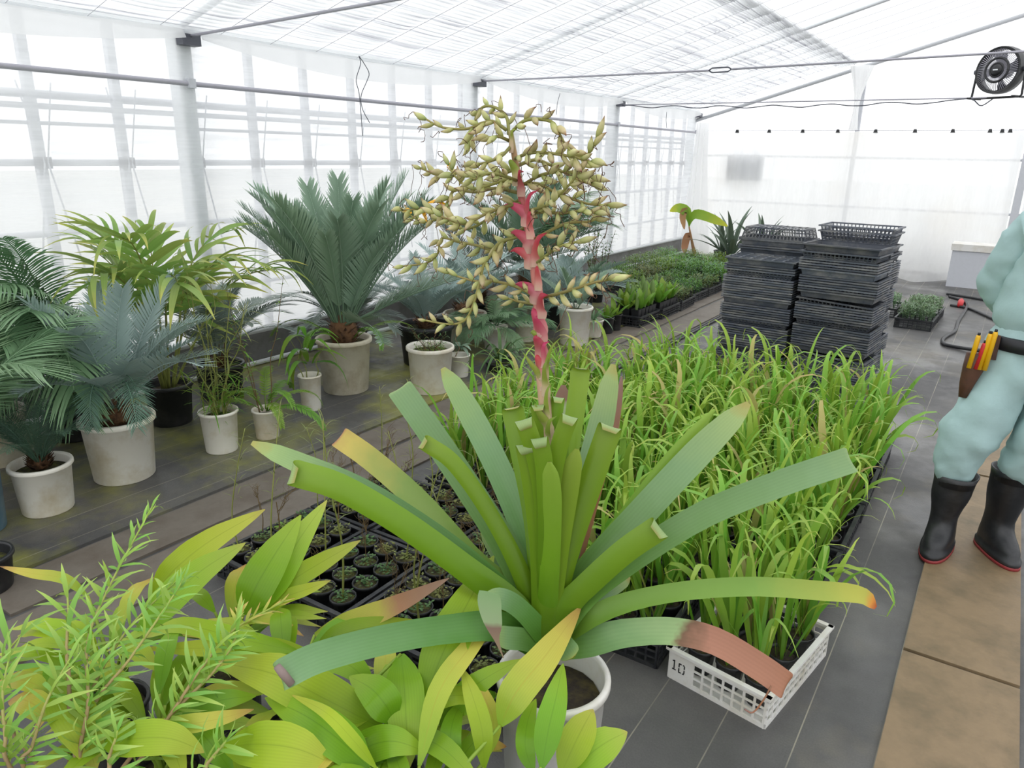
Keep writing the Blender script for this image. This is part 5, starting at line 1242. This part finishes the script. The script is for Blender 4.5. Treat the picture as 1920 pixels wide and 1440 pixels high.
# body: one continuous figure, clothed below the neck
BV = [(.21, 3.56, .98), (.21, 3.56, 1.18), (.21, 3.56, 1.38), (.21, 3.555, 1.50), (.21, 3.54, 1.58), (.21, 3.53, 1.66), (.21, 3.54, 1.72)]
BE = [(0, 1), (1, 2), (2, 3), (3, 4), (4, 5), (5, 6)]; BRd = [(.12, .09), (.11, .08), (.13, .085), .050, (.074, .084), (.108, .120), (.088, .104)]
def chain(pts, rad, start):
    i = start
    for p, r in zip(pts, rad): BV.append(p); BRd.append(r); BE.append((i, len(BV) - 1)); i = len(BV) - 1
    return i
nose = chain([(.21, 3.425, 1.635)], [.016], 5)
for sx, sh_, el, wr in ((-1, (.07, 3.57, 1.43), (.01, 3.66, 1.20), (.15, 3.74, 1.03)), (1, (.35, 3.57, 1.43), (.42, 3.66, 1.20), (.27, 3.74, 1.03))):
    w = chain([sh_, el, wr], [.05, .038, .027], 2); wr = np.array(wr); pm = wr + np.array([-sx * .07, .015, -.02]); pi_ = chain([tuple(pm)], [(.03, .018)], w)
    for k in range(4):
        b = pm + np.array([-sx * .03, .012 - .004 * k, .026 - .017 * k]); L = (.03, .034, .031, .024)[k]
        chain([tuple(b), tuple(b + np.array([-sx * L, .008, -.008])), tuple(b + np.array([-sx * L * 1.5, -.006, -.018]))], [.0095, .0085, .0075], pi_)
    chain([tuple(pm + np.array([-sx * .0, .02, .035])), tuple(pm + np.array([-sx * .025, .028, .05]))], [.011, .009], pi_)
for hp, kn, bt, an, ft in ((hipR, (.03, 3.47, .50), (.002, 3.49, .36), (-.012, 3.55, .10), (-.020, 3.46, .05)), (hipL, (.245, 3.53, .50), (.207, 3.595, .38), (.195, 3.67, .10), (.236, 3.585, .05))):
    chain([hp, kn, bt, an, ft], [.08, .05, .045, .03, .026], 0)
skin('body', BV, BE, BRd, 'skin_tone', PN, 2)
HC = np.array([.21, 3.535, 1.665]) - O
hm = MB(); rings_ = []
for i in range(9):
    th = i / 8 * 1.75; rings_.append([tuple(HC + np.array([.098 * math.sin(th) * math.cos(a), .110 * math.sin(th) * math.sin(a) + .008 - (.02 * max(0, math.sin(-a)) * 0), .03 + .095 * math.cos(th) + (.055 * max(0, -math.sin(a)) * (th / 1.75))])) for a in np.linspace(0, 6.2832, 24, endpoint=False)])
link('hair', hm.rings(rings_).build('hair', 'hair_black'), PN)
for sx in (-1, 1):
    e = HC + np.array([sx * .033, -.090, -.008]); link('eye', MB().lathe([(.001, -.009), (.007, -.006), (.010, 0), (.007, .006), (.001, .009)], 10).build('eye', 'eye_white'), PN, tuple(e))
    link('pupil', MB().lathe([(.001, -.004), (.0045, 0), (.001, .004)], 8).build('pupil', 'eye_dark'), PN, tuple(e + np.array([0, -.008, 0])))
    link('eyebrow', flat(MB().box(tuple(e + np.array([0, -.010, .02])), (.034, .008, .006)), 'eyebrow', 'hair_black'), PN)
    link('ear', MB().lathe([(.001, -.028), (.012, -.018), (.016, .008), (.010, .026), (.001, .03)], 10).build('ear', 'skin_tone'), PN, tuple(HC + np.array([sx * .094, .01, -.02])))
link('mouth', flat(MB().box(tuple(HC + np.array([0, -.080, -.066])), (.045, .012, .008)), 'mouth', 'red_plastic'), PN)
# trousers
skin('trousers', [(.21, 3.56, 1.16), (.21, 3.555, .95), (.115, 3.545, .85), (.062, 3.505, .70), (.006, 3.465, .54), (-.012, 3.475, .44), (-.016, 3.487, .325), (.31, 3.56, .85), (.295, 3.55, .70), (.262, 3.54, .54), (.232, 3.57, .46), (.205, 3.595, .355)],
     [(0, 1), (1, 2), (2, 3), (3, 4), (4, 5), (5, 6), (1, 7), (7, 8), (8, 9), (9, 10), (10, 11)], [(.19, .15), (.20, .16), .150, .140, .118, .116, .100, .150, .140, .118, .116, .100], 'work_cloth', PN, 1, .05, .17, 0)
# shirt, bloused over the belt
skin('shirt', [(.21, 3.56, .96), (.21, 3.555, 1.06), (.21, 3.56, 1.27), (.21, 3.565, 1.40), (.21, 3.565, 1.49), (.075, 3.575, 1.42), (.04, 3.60, 1.33), (.0, 3.655, 1.20), (.03, 3.69, 1.10), (.14, 3.75, 1.03), (.345, 3.575, 1.42), (.38, 3.60, 1.33), (.42, 3.655, 1.20), (.39, 3.69, 1.10), (.28, 3.75, 1.03)],
     [(0, 1), (1, 2), (2, 3), (3, 4), (3, 5), (5, 6), (6, 7), (7, 8), (8, 9), (3, 10), (10, 11), (11, 12), (12, 13), (13, 14)], [(.20, .15), (.245, .185), (.22, .165), (.18, .13), .085, .105, .108, .104, .088, .06, .105, .108, .104, .088, .06], 'work_cloth', PN, 1, .05, .19, 0)
link('belt', MB().rings([[tuple(np.array([.21 + (.190 + o_) * math.cos(a), 3.557 + (.152 + o_) * math.sin(a), z_]) - O) for a in np.linspace(0, 6.2832, 40, endpoint=False)] for o_, z_ in ((-.004, .950), (.016, .953), (.016, 1.003), (-.004, 1.006))], cap=False).build('belt', 'belt_black'), PN)
link('belt_buckle', flat(MB().box((0.0, -.150, .98), (.05, .008, .044)), 'belt_buckle', 'galvanised'), PN)
# rubber boots
def boot(top, ank, yaw):
    t = np.array(top, float); a_ = np.array(ank, float); fw = np.array([math.sin(yaw), -math.cos(yaw), 0]); sd = np.array([math.cos(yaw), math.sin(yaw), 0]); R_ = []
    def ring(c, lf, lb, w, n=28, sq=2.3):
        out = []
        for k in range(n):
            q = 2 * math.pi * k / n; cx, sx_ = math.cos(q), math.sin(q); rx = abs(cx) ** (2 / sq) * (1 if cx > 0 else -1); ry = abs(sx_) ** (2 / sq) * (1 if sx_ > 0 else -1)
            out.append(tuple(c + fw * rx * (lf if rx > 0 else lb) + sd * ry * w - O))
        return out
    g = np.array([a_[0], a_[1], 0])
    sole = [ring(g + np.array([0, 0, z]), .1965, .0965, .0645) for z in (.0, .014)]
    for z, lf, lb, w in ((.012, .195, .095, .063), (.032, .197, .096, .064), (.034, .186, .090, .058), (.06, .180, .088, .058), (.082, .155, .086, .057), (.102, .112, .082, .055), (.125, .082, .078, .054), (.155, .070, .072, .054)): R_.append(ring(g + np.array([0, 0, z]), lf, lb, w))
    for k in range(1, 8):
        f = k / 7; c = g + np.array([0, 0, .15]) + (t - g - np.array([0, 0, .15])) * f; w = .055 + .032 * f - .003 * math.sin(f * 9); R_.append(ring(c, .068 + .022 * f, .070 + .020 * f, w))
    R_.append(ring(t, .085, .085, .080)); R_.append(ring(t - np.array([0, 0, .05]), .080, .080, .075))
    bo = link('boot', MB().rings(R_).build('boot', 'black_rubber'), PN)
    link('sole', MB().rings(sole).build('sole', 'sole_red'), bo)
boot((.002, 3.490, .385), (-.012, 3.545, 0), math.radians(-6)); boot((.207, 3.595, .42), (.195, 3.665, 0), math.radians(26))
PN.location.z = .0125      # the boots stand on the board
# pouch on the belt
tp = thing('tool_pouch', 'brown leather tool pouch with yellow and red handles hanging from the belt', 'pouch', (-.006, 3.435, .752))
def holster(z, w, d, x): return [(x + w * sx, d * sy, z) for sx, sy in ((-1, -1), (0, -1.35), (1, -1), (1.15, 0), (1, 1), (0, 1.2), (-1, 1), (-1.15, 0))]
link('sheath', MB().rings([holster(.0, .014, .008, -.03), holster(.06, .024, .014, -.025), holster(.13, .034, .018, -.014), holster(.19, .040, .02, -.004)]).build('sheath', 'leather'), tp)
link('belt_loop', flat(MB().box((.032, .012, .22), (.045, .012, .10), .2), 'belt_loop', 'leather'), tp)
for x0, x1, z1, m in ((-.030, -.020, .268, 'yellow_plastic'), (.006, .018, .280, 'yellow_plastic'), (-.006, .006, .240, 'red_plastic'), (.024, .034, .290, 'yellow_plastic')):
    hd = link('tool_handle', MB().tube([(x0, -.020, .13), (x1, -.020, z1 - .01), (x1, -.020, z1)], [.0095, .0095, .007], 10).build('tool_handle', m), tp)
    link('handle_end', MB().tube([(x1, -.020, z1), (x1 + .001, -.02, z1 + .010)], .0055, 8).build('handle_end', 'belt_black'), hd)

# ------------------------------------------------------------------ leaves of the potted plants, hung clear of pots, trunks, wall and floor
import re as _re
for o in list(COL.objects):
    if o.parent is None or o.type != 'MESH' or _re.sub(r'\.\d+$', '', o.name) not in ('pot', 'caudex'): continue
    bb = np.array([c[:] for c in o.bound_box]); rt = o.parent
    if rt.name.startswith(('grass', 'seedling_pot')): continue
    SOLID.append((rt.name, rt.location.x + o.location.x, rt.location.y + o.location.y, float(np.abs(bb[:, :2]).max()), rt.location.z + o.location.z, rt.location.z + o.location.z + float(bb[:, 2].max())))
SOLID = [k for k in SOLID]
for job in QUEUE: job()
